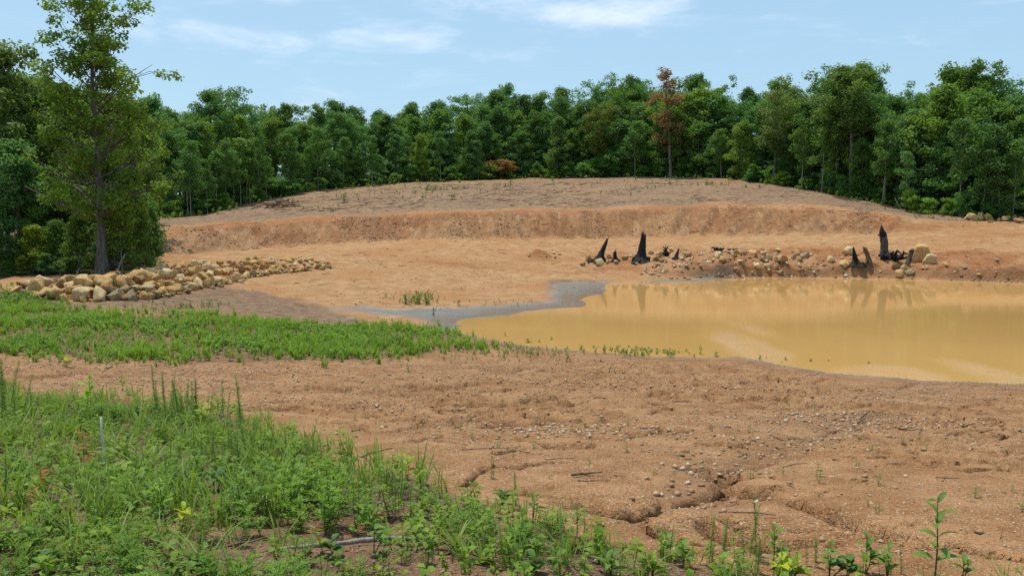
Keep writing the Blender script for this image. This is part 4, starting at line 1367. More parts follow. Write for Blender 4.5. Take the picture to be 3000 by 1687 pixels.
lput('near', -15, 47, 95, (0.14, 0.20, 0.06), .9, 'tall oak cut by the left edge of the picture')
for (a, D, t_, w_) in [(70, 50, 190, 1.0), (150, 53, 225, 1.0), (205, 49, 330, 1.0), (350, 52, 262, .95), (395, 57, 285, .9), (25, 56, 210, 1.0), (110, 60, 215, 1.1), (-80, 52, 190, 1.1), (-170, 49, 160, 1.1), (270, 58, 250, 1.1),
                       (180, 62, 235, 1.1), (420, 64, 330, 1.0), (330, 47, 420, .9), (60, 45, 400, 1.0), (140, 46, 480, 1.0), (-60, 45, 380, 1.1), (225, 47, 420, .9), (380, 50, 430, .8)]:
    lput('near', a, D, t_, None if a < 200 else (0.14, 0.21, 0.05), w_)
for (a, D, t_, w_, c_) in [(95, 43, 655, 1.3, (0.26, 0.34, 0.03)), (40, 42.5, 690, 1.2, None), (170, 43.5, 640, 1.2, None), (230, 43, 620, 1.1, (0.15, 0.23, 0.05)), (355, 42.5, 560, 1.1, (0.16, 0.24, 0.05)), (395, 44, 540, 1.0, (0.14, 0.22, 0.05)),
                           (415, 46, 570, 1.0, None), (-30, 42, 640, 1.2, None), (440, 53, 600, .9, YGREEN), (425, 60, 560, 1.0, YGREEN), (320, 45, 600, 1.1, None), (130, 42.3, 740, 1.5, None), (200, 42.3, 755, 1.5, None), (15, 42, 760, 1.5, None), (260, 42.5, 750, 1.4, None), (420, 70, 560, 1.2, YGREEN), (60, 42.2, 745, 1.4, YGREEN)]:
    lput('bush', a, D, t_, c_, w_)
lput('sapling', 440, 45.5, 560, None, .8)
lput('sapling', 408, 44.5, 590, None, .8)
lput('sapling', 372, 43.5, 610, None, .8)

SIZEW = lambda h: 'low' if h < 3.5 else ('mid-height' if h < 8.5 else 'tall')
DESC = {'front': '%s green tree along the clearing, %s from the left in the front rank', 'second': '%s green oak behind the front trees, %s from the left in the second rank', 'rear': '%s oak deep in the forest, %s from the left in the rear rank',
        'under': '%s undergrowth tree inside the wood, %s from the left', 'skyline': '%s oak whose crown makes the skyline, %s from the left', 'shrub': '%s leafy green shrub at the foot of the forest, %s from the left', 'sapling': '%s slender sapling with a pale stem before the forest, %s from the left'}
for key, L in rowsT.items():
    L.sort(key=lambda t_: t_[0])
    for k, (a, o, kind) in enumerate(L, 1):
        o['label'] = DESC[key] % (SIZEW(o['h']), ordinal(k))
        if key == 'shrub': o['category'] = 'shrub'
        if key == 'sapling': o['category'] = 'sapling'
for kind, word in (('near', 'young oak'), ('bush', 'leafy sapling'), ('sapling', 'thin-stemmed sapling')):
    L = sorted([t_ for t_ in left if t_[2] == kind], key=lambda t_: t_[0])
    for k, (a, o, _) in enumerate(L, 1):
        o['label'] = '%s %s, %s from the left in the near left clump' % (SIZEW(o['h']), word, ordinal(k))
# ------------------------------------------------------------------ small plants
def norm(v):
    return v / (np.linalg.norm(v, axis=-1, keepdims=True) + 1e-9)


def leaves6(buf, P, D, L, Wd, droop, tone, rng, fold=.15):
    """pointed leaves of two quads and two triangles: P roots, D directions"""
    n = len(P)
    L = np.broadcast_to(L, (n,))[:, None]; Wd = np.broadcast_to(Wd, (n,))[:, None]; dr = np.broadcast_to(droop, (n,))[:, None]
    D = norm(D)
    side = norm(np.cross(D, np.array([0, 0, 1.0]) + rng.normal(size=(n, 3)) * .35))
    upv = np.cross(side, D)
    dn = np.array([0, 0, -1.0])
    c1 = P + D * L * .36 + dn * L * dr * .12; c2 = P + D * L * .72 + dn * L * dr * .45; tip = P + D * L + dn * L * dr
    V = np.stack([P, c1 - side * Wd * .5 + upv * Wd * fold, c1 + side * Wd * .5 + upv * Wd * fold, c2 - side * Wd * .36 + upv * Wd * fold, c2 + side * Wd * .36 + upv * Wd * fold, tip], 1).reshape(-1, 3)
    b = np.arange(n) * 6
    Qf = np.stack([b + 1, b + 2, b + 4, b + 3], -1)
    T = np.concatenate([np.stack([b, b + 2, b + 1], -1), np.stack([b + 3, b + 4, b + 5], -1)])
    buf.put(V, Qf, T, np.repeat(np.broadcast_to(tone, (n,)), 6))


def pinnate(buf, P, D, L, pairs, rng, tone, wid=.30):
    """feathery leaf: narrow leaflets on both sides of a rib"""
    D = norm(D); side = norm(np.cross(D, np.array([0, 0, 1.0]))); 
    k = (np.arange(pairs) + .5) / pairs
    rib = P + D * L * k[:, None] + np.array([0, 0, -1.0]) * L * .35 * (k ** 2)[:, None]
    ll = L * .42 * np.sin(math.pi * (k * .8 + .15)) + .006
    pts, dirs, lens = [], [], []
    for s in (-1, 1):
        pts.append(rib); dirs.append(norm(D * .65 + s * side + rng.normal(size=(pairs, 3)) * .15)); lens.append(ll)
    pts.append(rib[-1:]); dirs.append(D[None] if D.ndim == 1 else D[-1:]); lens.append(ll[-1:] * 1.4)
    pts, dirs, lens = np.concatenate(pts), np.concatenate(dirs), np.concatenate(lens)[:, None]
    n = len(pts)
    sd = norm(np.cross(dirs, np.array([0, 0, 1.0]) + rng.normal(size=(n, 3)) * .3))
    V = np.stack([pts, pts + dirs * lens * .45 + sd * lens * wid * .6, pts + dirs * lens, pts + dirs * lens * .45 - sd * lens * wid * .6], 1).reshape(-1, 3)
    buf.put(V, np.arange(n * 4).reshape(-1, 4), None, tone)


def p_ragweed(seed, h=.4, nb=3, pairs=5):
    rng = np.random.default_rng(seed); b = Buf()
    for s in range(nb):
        az_ = rng.uniform(0, 6.28); ln = rng.uniform(.1, .55)
        top = np.array([math.cos(az_) * ln * h * .6, math.sin(az_) * ln * h * .6, h * rng.uniform(.65, 1)])
        tube(b, [np.zeros(3), top * .5 + rng.normal(size=3) * .01, top], [.0045, .0035, .0018], 3, .15, cap=False)
        nl = 7
        for k in range(nl):
            f = .18 + .82 * (k + .5) / nl
            a = k * 2.4 + rng.uniform(-.4, .4); e = rng.uniform(.15, .7) + f * .35
            d = np.array([math.cos(a) * math.cos(e), math.sin(a) * math.cos(e), math.sin(e)])
            pinnate(b, top * f, d, h * rng.uniform(.26, .44) * (1.1 - .45 * f), pairs, rng, float(np.clip(rng.normal(.45, .15) + .2 * f, 0, 1)))
    return b.arrays()


def p_broad(seed, h=.25, n=10, lw=.5, ll=.4):
    rng = np.random.default_rng(seed); b = Buf()
    tube(b, [np.zeros(3), np.array([.02, 0, h * .5]), np.array([rng.normal() * .03, rng.normal() * .03, h])], [.005, .004, .002], 3, .1, cap=False)
    f = .25 + .75 * (np.arange(n) + .5) / n
    a = np.arange(n) * 2.4 + rng.uniform(-.3, .3, n); e = rng.uniform(.0, .6, n) + f * .3
    P = np.stack([0 * f, 0 * f, f * h], -1); D = np.stack([np.cos(a) * np.cos(e), np.sin(a) * np.cos(e), np.sin(e)], -1)
    L = h * ll * rng.uniform(.7, 1.2, n)
    leaves6(b, P, D, L, L * lw, rng.uniform(.1, .5, n), np.clip(rng.normal(.5, .18, n), 0, 1), rng)
    return b.arrays()


def p_grass(seed, h=.35, n=13, w=.009):
    rng = np.random.default_rng(seed); b = Buf()
    a = rng.uniform(0, 6.28, n); ln = rng.uniform(.15, .9, n); hh = h * rng.uniform(.5, 1.1, n)
    P = np.stack([rng.normal(size=n) * .025, rng.normal(size=n) * .025, 0 * a], -1)
    o = np.stack([np.cos(a), np.sin(a), 0 * a], -1); sd = np.stack([-np.sin(a), np.cos(a), 0 * a], -1)
    rows = []
    for f, ww in ((0, .8), (.4, 1), (.75, .7), (1, .08)):
        c = P + o * (ln * hh * f ** 2)[:, None] + np.stack([0 * a, 0 * a, hh * (f - .28 * ln * f ** 3)], -1)
        rows += [c - sd * w * ww * .5, c + sd * w * ww * .5]
    V = np.stack(rows, 1).reshape(-1, 3); i = np.arange(n) * 8
    Qf = np.concatenate([np.stack([i + 2 * k, i + 2 * k + 1, i + 2 * k + 3, i + 2 * k + 2], -1) for k in range(3)])
    b.put(V, Qf, None, np.repeat(np.clip(rng.normal(.55, .18, n), 0, 1), 8))
    return b.arrays()


def spire(seed, h=.9, n=240, ll=.092, w=.0062, stem_only=False):
    """tall weed: an upright stem closely set with narrow leaves"""
    rng = np.random.default_rng(seed); st, lf = Buf(), Buf()
    bend = rng.normal(size=2) * .07 * h
    k = np.linspace(0, 1, 6)
    tube(st, np.stack([bend[0] * k ** 2, bend[1] * k ** 2, k * h], -1), .006 * (1 - .7 * k), 4, .3, cap=False)
    f = .06 + .94 * rng.uniform(0, 1, n) ** .9
    a = rng.uniform(0, 6.28, n); e = rng.uniform(.2, 1.1, n)
    P = np.stack([bend[0] * f ** 2, bend[1] * f ** 2, f * h], -1)
    D = np.stack([np.cos(a) * np.cos(e), np.sin(a) * np.cos(e), np.sin(e)], -1)
    L = ll * (1.35 - .75 * f) * rng.uniform(.6, 1.3, n) * h / .9
    leaves6(lf, P, D, L, w * 1.2, .2, np.clip(rng.normal(.45, .15, n) + .2 * f, 0, 1), rng)
    return st, lf


def scatter(buf, protos, X, Y, sc, rng, tone=None, tilt=.15):
    for p in range(len(protos)):
        sel = np.nonzero(np.arange(len(X)) % len(protos) == p)[0]
        if len(sel) == 0: continue
        V, Qf, T, tn = protos[p]
        m, k = len(sel), len(V)
        a = rng.uniform(0, 6.28, m); ca, sa = np.cos(a)[:, None], np.sin(a)[:, None]; s = sc[sel][:, None]
        x = (V[None, :, 0] * ca - V[None, :, 1] * sa) * s; y = (V[None, :, 0] * sa + V[None, :, 1] * ca) * s; z = V[None, :, 2] * s
        tx, ty = rng.normal(size=(m, 1)) * tilt, rng.normal(size=(m, 1)) * tilt
        W = np.stack([X[sel][:, None] + x + tx * z, Y[sel][:, None] + y + ty * z, ground(X[sel], Y[sel])[:, None] - .01 + z], -1).reshape(-1, 3)
        off = (np.arange(m) * k)[:, None, None]
        t_ = np.clip(tn[None] + (tone[sel][:, None] if tone is not None else np.zeros((m, 1))), 0, 1.2).reshape(-1)
        buf.put(W, (Qf[None] + off).reshape(-1, 4) if len(Qf) else None, (T[None] + off).reshape(-1, 3) if len(T) else None, t_)


def sample(poly, n, rng, ulim=1.02, dens=None):
    P = pixpoly(poly) if not isinstance(poly, np.ndarray) else poly
    lo, hi = P.min(0), P.max(0); X, Y = np.zeros(0), np.zeros(0)
    for _ in range(60):
        x = rng.uniform(lo[0], hi[0], n); y = rng.uniform(lo[1], hi[1], n)
        ok = in_poly(P, x, y) & (np.abs(x / np.maximum(y, .5)) < ulim)
        if dens is not None: ok &= rng.uniform(0, 1, n) < dens(x, y)
        X, Y = np.concatenate([X, x[ok]]), np.concatenate([Y, y[ok]])
        if len(X) >= n: break
    X, Y = X[:n], Y[:n]
    k = np.clip(Y / 22, .1, .8)
    return X + rng.normal(size=len(X)) * .45 * k, Y + rng.normal(size=len(X)) * .9 * k


pr = np.random.default_rng(5)
RAG = [p_ragweed(500 + s, .4, 3 if s % 2 else 2) for s in range(8)]
RAGS = [p_ragweed(520 + s, .3, 2, 3) for s in range(6)]
BROAD = [p_broad(540 + s, .24, 9) for s in range(6)]
GRASS = [p_grass(560 + s) for s in range(6)]
clump = lambda x, y, f=.9, sd=3, a=.35, b=.6: sstep(a, b, fbm(x * f, y * f, sd, 3))


def stuff_obj(name, buf, color, label, cat):
    o = add(name, buf.mesh(name), M_WEED)
    o.color = (*color, 1)
    return tag(o, label, cat, kind='stuff')


b = Buf()
X, Y = sample(FG_DENSE, 1250, pr, dens=lambda x, y: .03 + .97 * clump(x, y, 1.1, 3, .46, .57))
scatter(b, RAG, X, Y, pr.uniform(.25, .68, len(X)) * (.75 + .6 * clump(X, Y, .7, 4)), pr, (fbm(X * 1.5, Y * 1.5, 9, 3) - .45) * 1.6)
X, Y = sample(FG_LOW, 600, pr, dens=lambda x, y: clump(x, y, .9, 13, .45, .62))
scatter(b, RAG, X, Y, pr.uniform(.22, .55, len(X)), pr, (fbm(X, Y, 9, 3) - .5) * .9)
stuff_obj('ground_cover', b, (0.135, 0.245, 0.036), 'low feathery green weeds covering the near left ground', 'ground cover')
b = Buf()
X, Y = sample(FG_DENSE, 900, pr, dens=lambda x, y: .2 + .8 * clump(x, y, 1.1, 83, .40, .55))
scatter(b, BROAD, X, Y, pr.uniform(.3, .95, len(X)), pr, (fbm(X * 1.3, Y * 1.3, 19, 3) - .4) * .9)
X, Y = sample(FG_LOW, 560, pr, dens=lambda x, y: .15 + .85 * clump(x, y, .9, 17, .42, .6))
scatter(b, BROAD, X, Y, pr.uniform(.25, .7, len(X)), pr, (fbm(X * 1.3, Y * 1.3, 19, 3) - .4) * .9)
stuff_obj('ground_cover', b, (0.16, 0.255, 0.034), 'low broad-leaved seedlings among the near weeds', 'ground cover')
b = Buf()
X, Y = sample(FG_DENSE, 520, pr, dens=lambda x, y: clump(x, y, 1.2, 23, .45, .62))
scatter(b, GRASS, X, Y, pr.uniform(.6, 1.2, len(X)), pr, (fbm(X, Y, 29, 3) - .5) * .6)
X, Y = sample(FG_LOW, 190, pr, dens=lambda x, y: .1 + .9 * clump(x, y, 1.2, 27, .45, .62))
scatter(b, GRASS, X, Y, pr.uniform(.3, .8, len(X)), pr, (fbm(X, Y, 29, 3) - .5) * .6)
stuff_obj('grass', b, (0.18, 0.27, 0.07), 'thin grass blades between the near weeds', 'grass')
# the green strip beyond the first dirt band
LOWB = [p_broad(580 + s, .22, 12, .55, .42) for s in range(5)]
b = Buf()
X, Y = sample(MID_GREEN, 6500, pr, .8, lambda x, y: .07 + .93 * clump(x, y, .6, 33, .36, .56))
scatter(b, LOWB, X, Y, pr.uniform(.22, .68, len(X)) * (1 + .7 * (fbm(X * .4, Y * .4, 37, 2) > .58)), pr, (fbm(X * .6, Y * .6, 39, 3) - .5) * 1.0)
stuff_obj('ground_cover', b, (0.145, 0.265, 0.04), 'band of low green weeds between the rock row and the pond', 'ground cover')
b = Buf()
X, Y = sample(MID_GREEN, 2400, pr, .8, lambda x, y: clump(x, y, .6, 43, .38, .6))
scatter(b, [p_grass(590 + s, .34, 16, .02) for s in range(4)], X, Y, pr.uniform(.5, 1.1, len(X)), pr, (fbm(X * .6, Y * .6, 49, 3) - .5) * .8)
stuff_obj('grass', b, (0.18, 0.30, 0.05), 'bright grass in the green band left of the pond', 'grass')
# thin weeds: shore strip, below the rock row, foot of the forest
b = Buf()
for poly, n, s0 in [([(1400, 1022), (1500, 1016), (1620, 1028), (1600, 1046), (1430, 1044)], 110, .6), ([(1770, 1037), (1900, 1040), (1975, 1040), (1960, 1034), (1800, 1030)], 150, .75), ([(1150, 1040), (1500, 1020), (1600, 1060), (1200, 1065)], 60, .45),
                    ([(1170, 893), (1270, 893), (1260, 872), (1175, 872)], 70, 1.1), ([(1420, 895), (1600, 893), (1560, 880), (1430, 880)], 25, .5), ([(1020, 885), (1400, 893), (1380, 903), (1050, 900)], 25, .5),
                    ([(380, 905), (640, 880), (640, 905), (420, 925)], 90, .7), ([(1100, 945), (1300, 960), (1280, 990), (1100, 990)], 150, .6), ([(0, 850), (110, 872), (110, 890), (0, 885)], 130, 1.3)]:
    X, Y = sample(poly, n, pr); scatter(b, LOWB, X, Y, pr.uniform(.5, 1.2, len(X)) * s0, pr, (fbm(X, Y, 39, 3) - .5) * .8)
X, Y = sample([(600, 1120), (3000, 1200), (3000, 1640), (1500, 1480), (1000, 1330)], 150, pr); scatter(b, RAGS, X, Y, pr.uniform(.15, .5, len(X)), pr)
stuff_obj('ground_cover', b, (0.12, 0.21, 0.045), 'scattered thin weeds on the bare soil and the shore', 'ground cover')
b = Buf()
n = 1500
pxs = pr.uniform(420, 3200, n); Ds = np.array([edgeD(p) for p in pxs]) + pr.exponential(1.2, n) * np.where(pr.uniform(size=n) < .25, -1.5, 1.5)
scatter(b, [p_broad(600 + s, .5, 14, .6, .4) for s in range(4)], Ds * (pxs - 1500) / FPX, Ds, pr.uniform(.4, 1.3, n), pr, (fbm(Ds, pxs * .02, 3, 3) - .5))
X, Y = sample([(560, 632), (900, 575), (1250, 545), (1500, 535), (2150, 535), (2300, 545), (2000, 570), (1200, 590), (700, 635)], 140, pr, .8, lambda x, y: clump(x, y, .25, 67, .48, .6))
scatter(b, [p_broad(610 + s, .4, 12, .6, .45) for s in range(3)], X, Y, pr.uniform(.5, 1.3, len(X)), pr)
stuff_obj('ground_cover', b, (0.14, 0.22, 0.045), 'low weeds along the foot of the far forest', 'ground cover')

# ---- tall weeds that stand out one by one
SPIR = [spire(700 + s, .9) for s in range(5)]
SPM = [(a.mesh('stem'), c.mesh('leaves')) for a, c in SPIR]
for a, c in SPM: a.materials.append(M_STEM); c.materials.append(M_WEED)


def spires(px, row, toprow, label, n=1, spread=.1, color=(0.165, 0.255, 0.075), group='tall narrow weeds of the foreground'):
    q = pix(px, row); h = z_row(toprow, q[1]) - q[2]
    root = empty('tall_weed', (q[0], q[1], q[2] - .02))
    for k in range(n):
        a, c = SPM[int(pr.integers(5))]
        s = h / .9 * (1 if k == 0 else pr.uniform(.55, .98))
        for nm, me in (('stem', a), ('leaves', c)):
            o = add(nm, me, None, root)
            o.scale = (s, s, s); o.color = (*(np.array(color) * pr.uniform(.9, 1.15)), 1)
            if nm == 'stem': rz = pr.uniform(0, 6.28); lx, ly = (0, 0) if k == 0 else (pr.normal() * spread, pr.normal() * spread)
            tl = 0 if k == 0 else .12
            o.rotation_euler = (ly * .9, lx * .9, rz) if nm == 'stem' else o.rotation_euler
            o.location = (lx, ly, 0)
            if nm == 'leaves': o.rotation_euler = (ly * .9, lx * .9, rz)
    tag(root, label, 'weed', group)
    return root


for a in [(505, 1238, 1085, 'tall feathery weed clump, highest of the left foreground', 16, .13), (455, 1215, 1062, 'slim tall weed just left of the highest clump', 2, .06), (575, 1240, 1100, 'tall weed on the right side of the highest clump', 4, .08),
          (655, 1262, 1105, 'lone upright weed before the dirt, left one of two', 2, .03), (705, 1262, 1092, 'lone upright weed before the dirt, right one of two', 2, .03), (12, 1235, 1045, 'tall weed cut by the left edge', 7, .1), (45, 1255, 1110, 'lower weed beside the one at the left edge', 4, .1),
          (680, 1370, 1205, 'bushy feathery weed in the middle of the left foreground', 14, .16), (745, 1380, 1225, 'bushy weed right of the middle feathery one', 10, .14), (620, 1390, 1235, 'bushy weed left of the middle feathery one', 10, .14), (840, 1350, 1250, 'low feathery weed reaching onto the dirt', 9, .13),
          (900, 1350, 1265, 'last feathery weed on the dirt side of the patch', 7, .12), (1440, 1402, 1325, 'small pale weed alone on the orange dirt', 2, .03), (1510, 1480, 1368, 'thin spike weed standing at the edge of the orange dirt', 2, .02), (2078, 1660, 1492, 'pale spike weed, left one of the pair at the bottom right', 2, .02),
          (2120, 1665, 1500, 'pale spike weed, right one of the pair at the bottom right', 2, .02), (2215, 1640, 1450, 'tallest spike weed at the bottom right', 2, .03), (2180, 1680, 1540, 'bushy spike weed at the bottom right', 6, .08), (2390, 1660, 1560, 'feathery weed at the bottom, right of the spikes', 6, .07), (1240, 1480, 1395, 'feathery weed at the right tip of the green patch', 8, .1), (1150, 1480, 1370, 'feathery weed near the right tip of the patch', 8, .12), (1020, 1430, 1330, 'feathery weed behind the right part of the patch', 8, .12), (2640, 1680, 1590, 'feathery weed left of the milkweed-like plant', 5, .06)]:
    spires(*a)

# ---- broad-leaved seedlings: every leaf its own piece
LEAFM = []
for s in range(4):
    rg = np.random.default_rng(800 + s); lb = Buf()
    w_ = [.42, .55, .34, .62][s]
    k = np.array([0, .15, .35, .55, .75, .9, 1.0]); ww = np.array([.04, .55, .95, 1, .75, .38, .02]) * w_ * .5
    cl_ = np.stack([k, 0 * k, .10 * np.sin(k * 3) - .22 * k ** 2], -1)
    Lf, Rt = cl_ + np.stack([0 * k, ww, ww * .35], -1), cl_ - np.stack([0 * k, ww, -ww * .35], -1)
    Vv = np.stack([Lf, cl_, Rt], 1).reshape(-1, 3)
    Qf = []
    for i in range(6):
        Qf += [[3 * i, 3 * i + 1, 3 * i + 4, 3 * i + 3], [3 * i + 1, 3 * i + 2, 3 * i + 5, 3 * i + 4]]
    lb.put(Vv, Qf, None, .55)
    me = lb.mesh('leaf', True); me.materials.append(M_WEED); LEAFM.append(me)
LCOL = {'yellow-green': (0.20, 0.30, 0.03), 'green': (0.12, 0.22, 0.05), 'dark green': (0.075, 0.15, 0.045), 'orange-tinged': (0.30, 0.17, 0.035), 'reddish': (0.30, 0.095, 0.035), 'bright yellow': (0.34, 0.40, 0.03)}


def seedling(px, row, toprow, col, label, n=9, lpx=48, shape=None, stalks=1, mode='alt', name='seedling'):
    q = pix(px, row); h = 1.12 * max(.06, z_row(toprow, q[1]) - q[2])
    root = empty(name, (q[0], q[1], q[2] - .01))
    sc = q[1] / FPX
    L0 = lpx * sc * 1.05
    for st in range(stalks):
        tip = np.array([pr.normal() * .10 * h * (st > 0) * 2, pr.normal() * .1 * h * (st > 0) * 2, h * (1 if st == 0 else pr.uniform(.5, .9))])
        sb = Buf(); tube(sb, [np.zeros(3), tip * .5 + np.array([.02 * h, 0, 0]), tip], np.array([.011, .008, .004]) * max(.35, h), 5, .2)
        add('stem', sb.mesh('stem'), M_STEM if col != 'reddish' else M_TWIG, root)
        m = max(3, n // stalks)
        for k in range(m):
            if mode == 'pair': f = .3 + .7 * (k // 2 + .5) / (m / 2); a = (k % 2) * math.pi + (k // 2) * 1.35 + pr.uniform(-.2, .2)
            else: f = .35 + .65 * (k + .7) / m; a = k * 2.4 + pr.uniform(-.4, .4)
            lm = LEAFM[(k + st) % 4 if shape is None else shape]
            o = add('leaf', lm, None, root)
            e = pr.uniform(-.15, .35) + f * .55
            o.rotation_euler = (pr.uniform(-.35, .35), -e, a)
            o.location = tip * min(f, 1) + np.array([.01 * h, 0, 0])
            s = L0 * pr.uniform(.65, 1.15) * (1.15 - .4 * f)
            o.scale = (s, s, s)
            o.color = (*(np.array(LCOL[col]) * pr.uniform(.8, 1.2)), 1)
    tag(root, label, 'seedling', 'leafy seedlings of the foreground')
    return root


SEED = [(265, 1215, 1120, 'yellow-green', 'tall yellow-green seedling above the weeds at the far left', 14, 44, None, 2), (592, 1262, 1188, 'yellow-green', 'yellow-green seedling right of the highest weed clump', 12, 42, None, 2), (860, 1350, 1292, 'yellow-green', 'yellow-green seedling near the dirt edge', 10, 40, None, 2),
        (1195, 1405, 1345, 'bright yellow', 'bright leafy seedling at the right part of the green patch', 11, 40, None, 2), (536, 1545, 1495, 'bright yellow', 'bright yellow seedling low in the left foreground', 7, 62, None, 1), (545, 1475, 1395, 'green', 'bushy green seedling in the left foreground', 16, 58, 1, 3),
        (478, 1500, 1420, 'green', 'broad green seedling left of the bushy one', 12, 58, 3, 2), (245, 1375, 1285, 'orange-tinged', 'orange-tinged seedling left of the bleached stick', 11, 50, None, 2), (262, 1398, 1350, 'reddish', 'red-leaved seedling at the foot of the bleached stick', 6, 48, 2, 1),
        (122, 1460, 1380, 'reddish', 'red and yellow seedling at the left', 10, 42, None, 2), (105, 1510, 1440, 'orange-tinged', 'orange seedling below the red one at the left', 8, 44, None, 1), (675, 1395, 1355, 'orange-tinged', 'small seedling with orange leaves in the middle weeds', 4, 38, 2, 1),
        (300, 1610, 1560, 'yellow-green', 'yellow-green seedling near the bottom left', 7, 54, 1, 1), (280, 1650, 1610, 'orange-tinged', 'orange-tinged seedling at the bottom left', 7, 52, None, 1), (120, 1680, 1630, 'green', 'green seedling at the bottom left corner', 9, 56, None, 2), (40, 1620, 1580, 'yellow-green', 'yellow seedling at the left edge near the bottom', 6, 50, None, 1),
        (1095, 1620, 1530, 'green', 'pale-leaved green seedling above the lying stick', 12, 46, 3, 2), (975, 1630, 1580, 'dark green', 'dark creeper over the lying stick', 9, 50, 3, 2), (330, 1440, 1400, 'green', 'green seedling right of the bleached stick', 9, 50, 1, 1), (420, 1440, 1400, 'green', 'green seedling in the centre left weeds', 9, 46, 0, 1),
        (640, 1440, 1390, 'dark green', 'dark broad-leaved seedling in the middle weeds', 10, 52, 1, 2), (700, 1480, 1430, 'dark green', 'dark seedling low in the middle weeds', 9, 50, 1, 2), (390, 1520, 1465, 'green', 'light green three-leaved seedling low at the left', 6, 52, 2, 1), (590, 1690, 1610, 'green', 'green seedling cut by the bottom edge', 10, 66, 0, 2), (560, 1700, 1640, 'green', 'low seedling at the bottom edge left of centre', 8, 66, 1, 1),
        (2265, 1665, 1555, 'green', 'leafy seedling with round leaves at the bottom right', 14, 42, 3, 2), (2290, 1710, 1640, 'bright yellow', 'yellow leafy bush at the bottom edge', 18, 50, 3, 4), (2330, 1700, 1640, 'yellow-green', 'yellow-green bush right of the yellow one at the bottom', 14, 48, 3, 3), (2430, 1690, 1600, 'green', 'green seedling at the bottom, right of the yellow bush', 14, 46, 3, 3),
        (2535, 1680, 1570, 'green', 'upright green seedling at the bottom right', 16, 46, 0, 2), (2600, 1700, 1610, 'green', 'bushy green seedling at the bottom right', 14, 46, 0, 3), (2820, 1700, 1640, 'green', 'low seedling right of the milkweed-like plant', 10, 46, 0, 2), (2480, 1700, 1640, 'dark green', 'dark seedling at the bottom edge on the right', 10, 50, 1, 2),
        (1950, 1630, 1570, 'green', 'round-leaved seedling below the cracked soil', 10, 46, 3, 2), (2000, 1660, 1600, 'green', 'second round-leaved seedling below the cracked soil', 10, 44, 3, 2), (1400, 1540, 1480, 'green', 'lance-leaved seedling at the dark soil edge', 12, 46, 2, 2), (1560, 1530, 1450, 'green', 'upright lance-leaved seedling in the middle bottom', 12, 44, 2, 2), (1690, 1570, 1500, 'green', 'star-shaped seedling in the middle bottom', 10, 46, 2, 1),
        (1640, 1680, 1620, 'green', 'low lance-leaved plant at the bottom middle', 10, 52, 2, 2), (1280, 1520, 1475, 'green', 'spiky green seedling at the tip of the weeds', 10, 50, 2, 1), (1470, 1480, 1445, 'dark green', 'dark small seedling beside the orange dirt', 8, 44, 1, 1), (1560, 1690, 1640, 'dark green', 'dark glossy seedling at the bottom middle', 7, 60, 1, 1), (1910, 1700, 1630, 'yellow-green', 'narrow-leaved yellow-green plant at the bottom', 14, 52, 2, 3), (1790, 1690, 1630, 'green', 'grassy green plant at the bottom middle', 14, 60, 2, 3)]
for a in SEED: seedling(*a)
seedling(2735, 1740, 1480, 'green', 'tall plant with paired leaves at the bottom right', 12, 78, 2, 1, 'pair', 'tall_leafy_plant')
seedling(195, 1075, 1050, 'bright yellow', 'small yellow weed on the dirt band at the left', 9, 26, None, 2, name='weed')

# ---- clumps of broad grass that stand out
for k, (a, r_, tp_, lab) in enumerate([(430, 1405, 1285, 'broad-bladed grass clump in the middle of the left weeds'), (365, 1345, 1262, 'stiff grass clump left of the bleached stick base'), (345, 1330, 1255, 'pale grass clump just right of the bleached stick'), (875, 1445, 1345, 'light grass clump near the right side of the weeds'),
                                       (600, 1690, 1520, 'tall grass clump at the bottom left of centre'), (1335, 1620, 1500, 'grass clump right of the lying branch'), (1410, 1650, 1560, 'lower grass clump in the dark soil'), (300, 1560, 1480, 'grass clump low in the left corner'), (940, 1460, 1380, 'grass clump at the edge of the feathery weeds'), (80, 1400, 1310, 'grass clump near the left edge'), (1880, 1720, 1610, 'grass clump at the bottom edge, right of the middle'), (720, 1700, 1590, 'grass clump at the bottom edge, left of the middle')]):
    q = pix(a, r_); h = z_row(tp_, q[1]) - q[2]
    Vg, Qg, Tg, tg = p_grass(2000 + k, 1.0, 26, .034)
    Vg = Vg * np.array([1.6, 1.6, 1]) * h * .95
    root = empty('grass_clump', (q[0], q[1], q[2] - .01))
    for m in range(26):                                   # every blade its own piece
        o = add('blade', mk_mesh('blade', Vg[m * 8:m * 8 + 8], [np.array([[0, 1, 3, 2], [2, 3, 5, 4], [4, 5, 7, 6]])], {'tone': tg[m * 8:m * 8 + 8]}), M_WEED, root)
        o.color = (*(np.array((0.19, 0.27, 0.075)) * pr.uniform(.85, 1.15)), 1)
    tag(root, lab, 'grass clump', 'broad grass clumps of the foreground')

# ---- weeds by the water, in the pit and on the upper slope
SW = [p_broad(640 + s, .3, 14, .45, .45) for s in range(4)]
SWM = []
for s in range(4):
    rg = np.random.default_rng(640 + s); st, lf = Buf(), Buf()
    tube(st, [np.zeros(3), np.array([.01, 0, .15]), np.array([.02, .01, .3])], [.008, .006, .003], 4)
    n = 26
    f = rg.uniform(.1, 1, n); a = rg.uniform(0, 6.28, n); e = rg.uniform(-.1, .9, n)
    P_ = np.stack([rg.normal(size=n) * .03, rg.normal(size=n) * .03, f * .28], -1)
    leaves6(lf, P_, np.stack([np.cos(a) * np.cos(e), np.sin(a) * np.cos(e), np.sin(e)], -1), rg.uniform(.07, .14, n), rg.uniform(.03, .06, n), rg.uniform(.1, .4, n), np.clip(rg.normal(.5, .2, n), 0, 1), rg)
    m1, m2 = st.mesh('stem'), lf.mesh('leaves'); m1.materials.append(M_STEM); m2.materials.append(M_WEED); SWM.append((m1, m2))


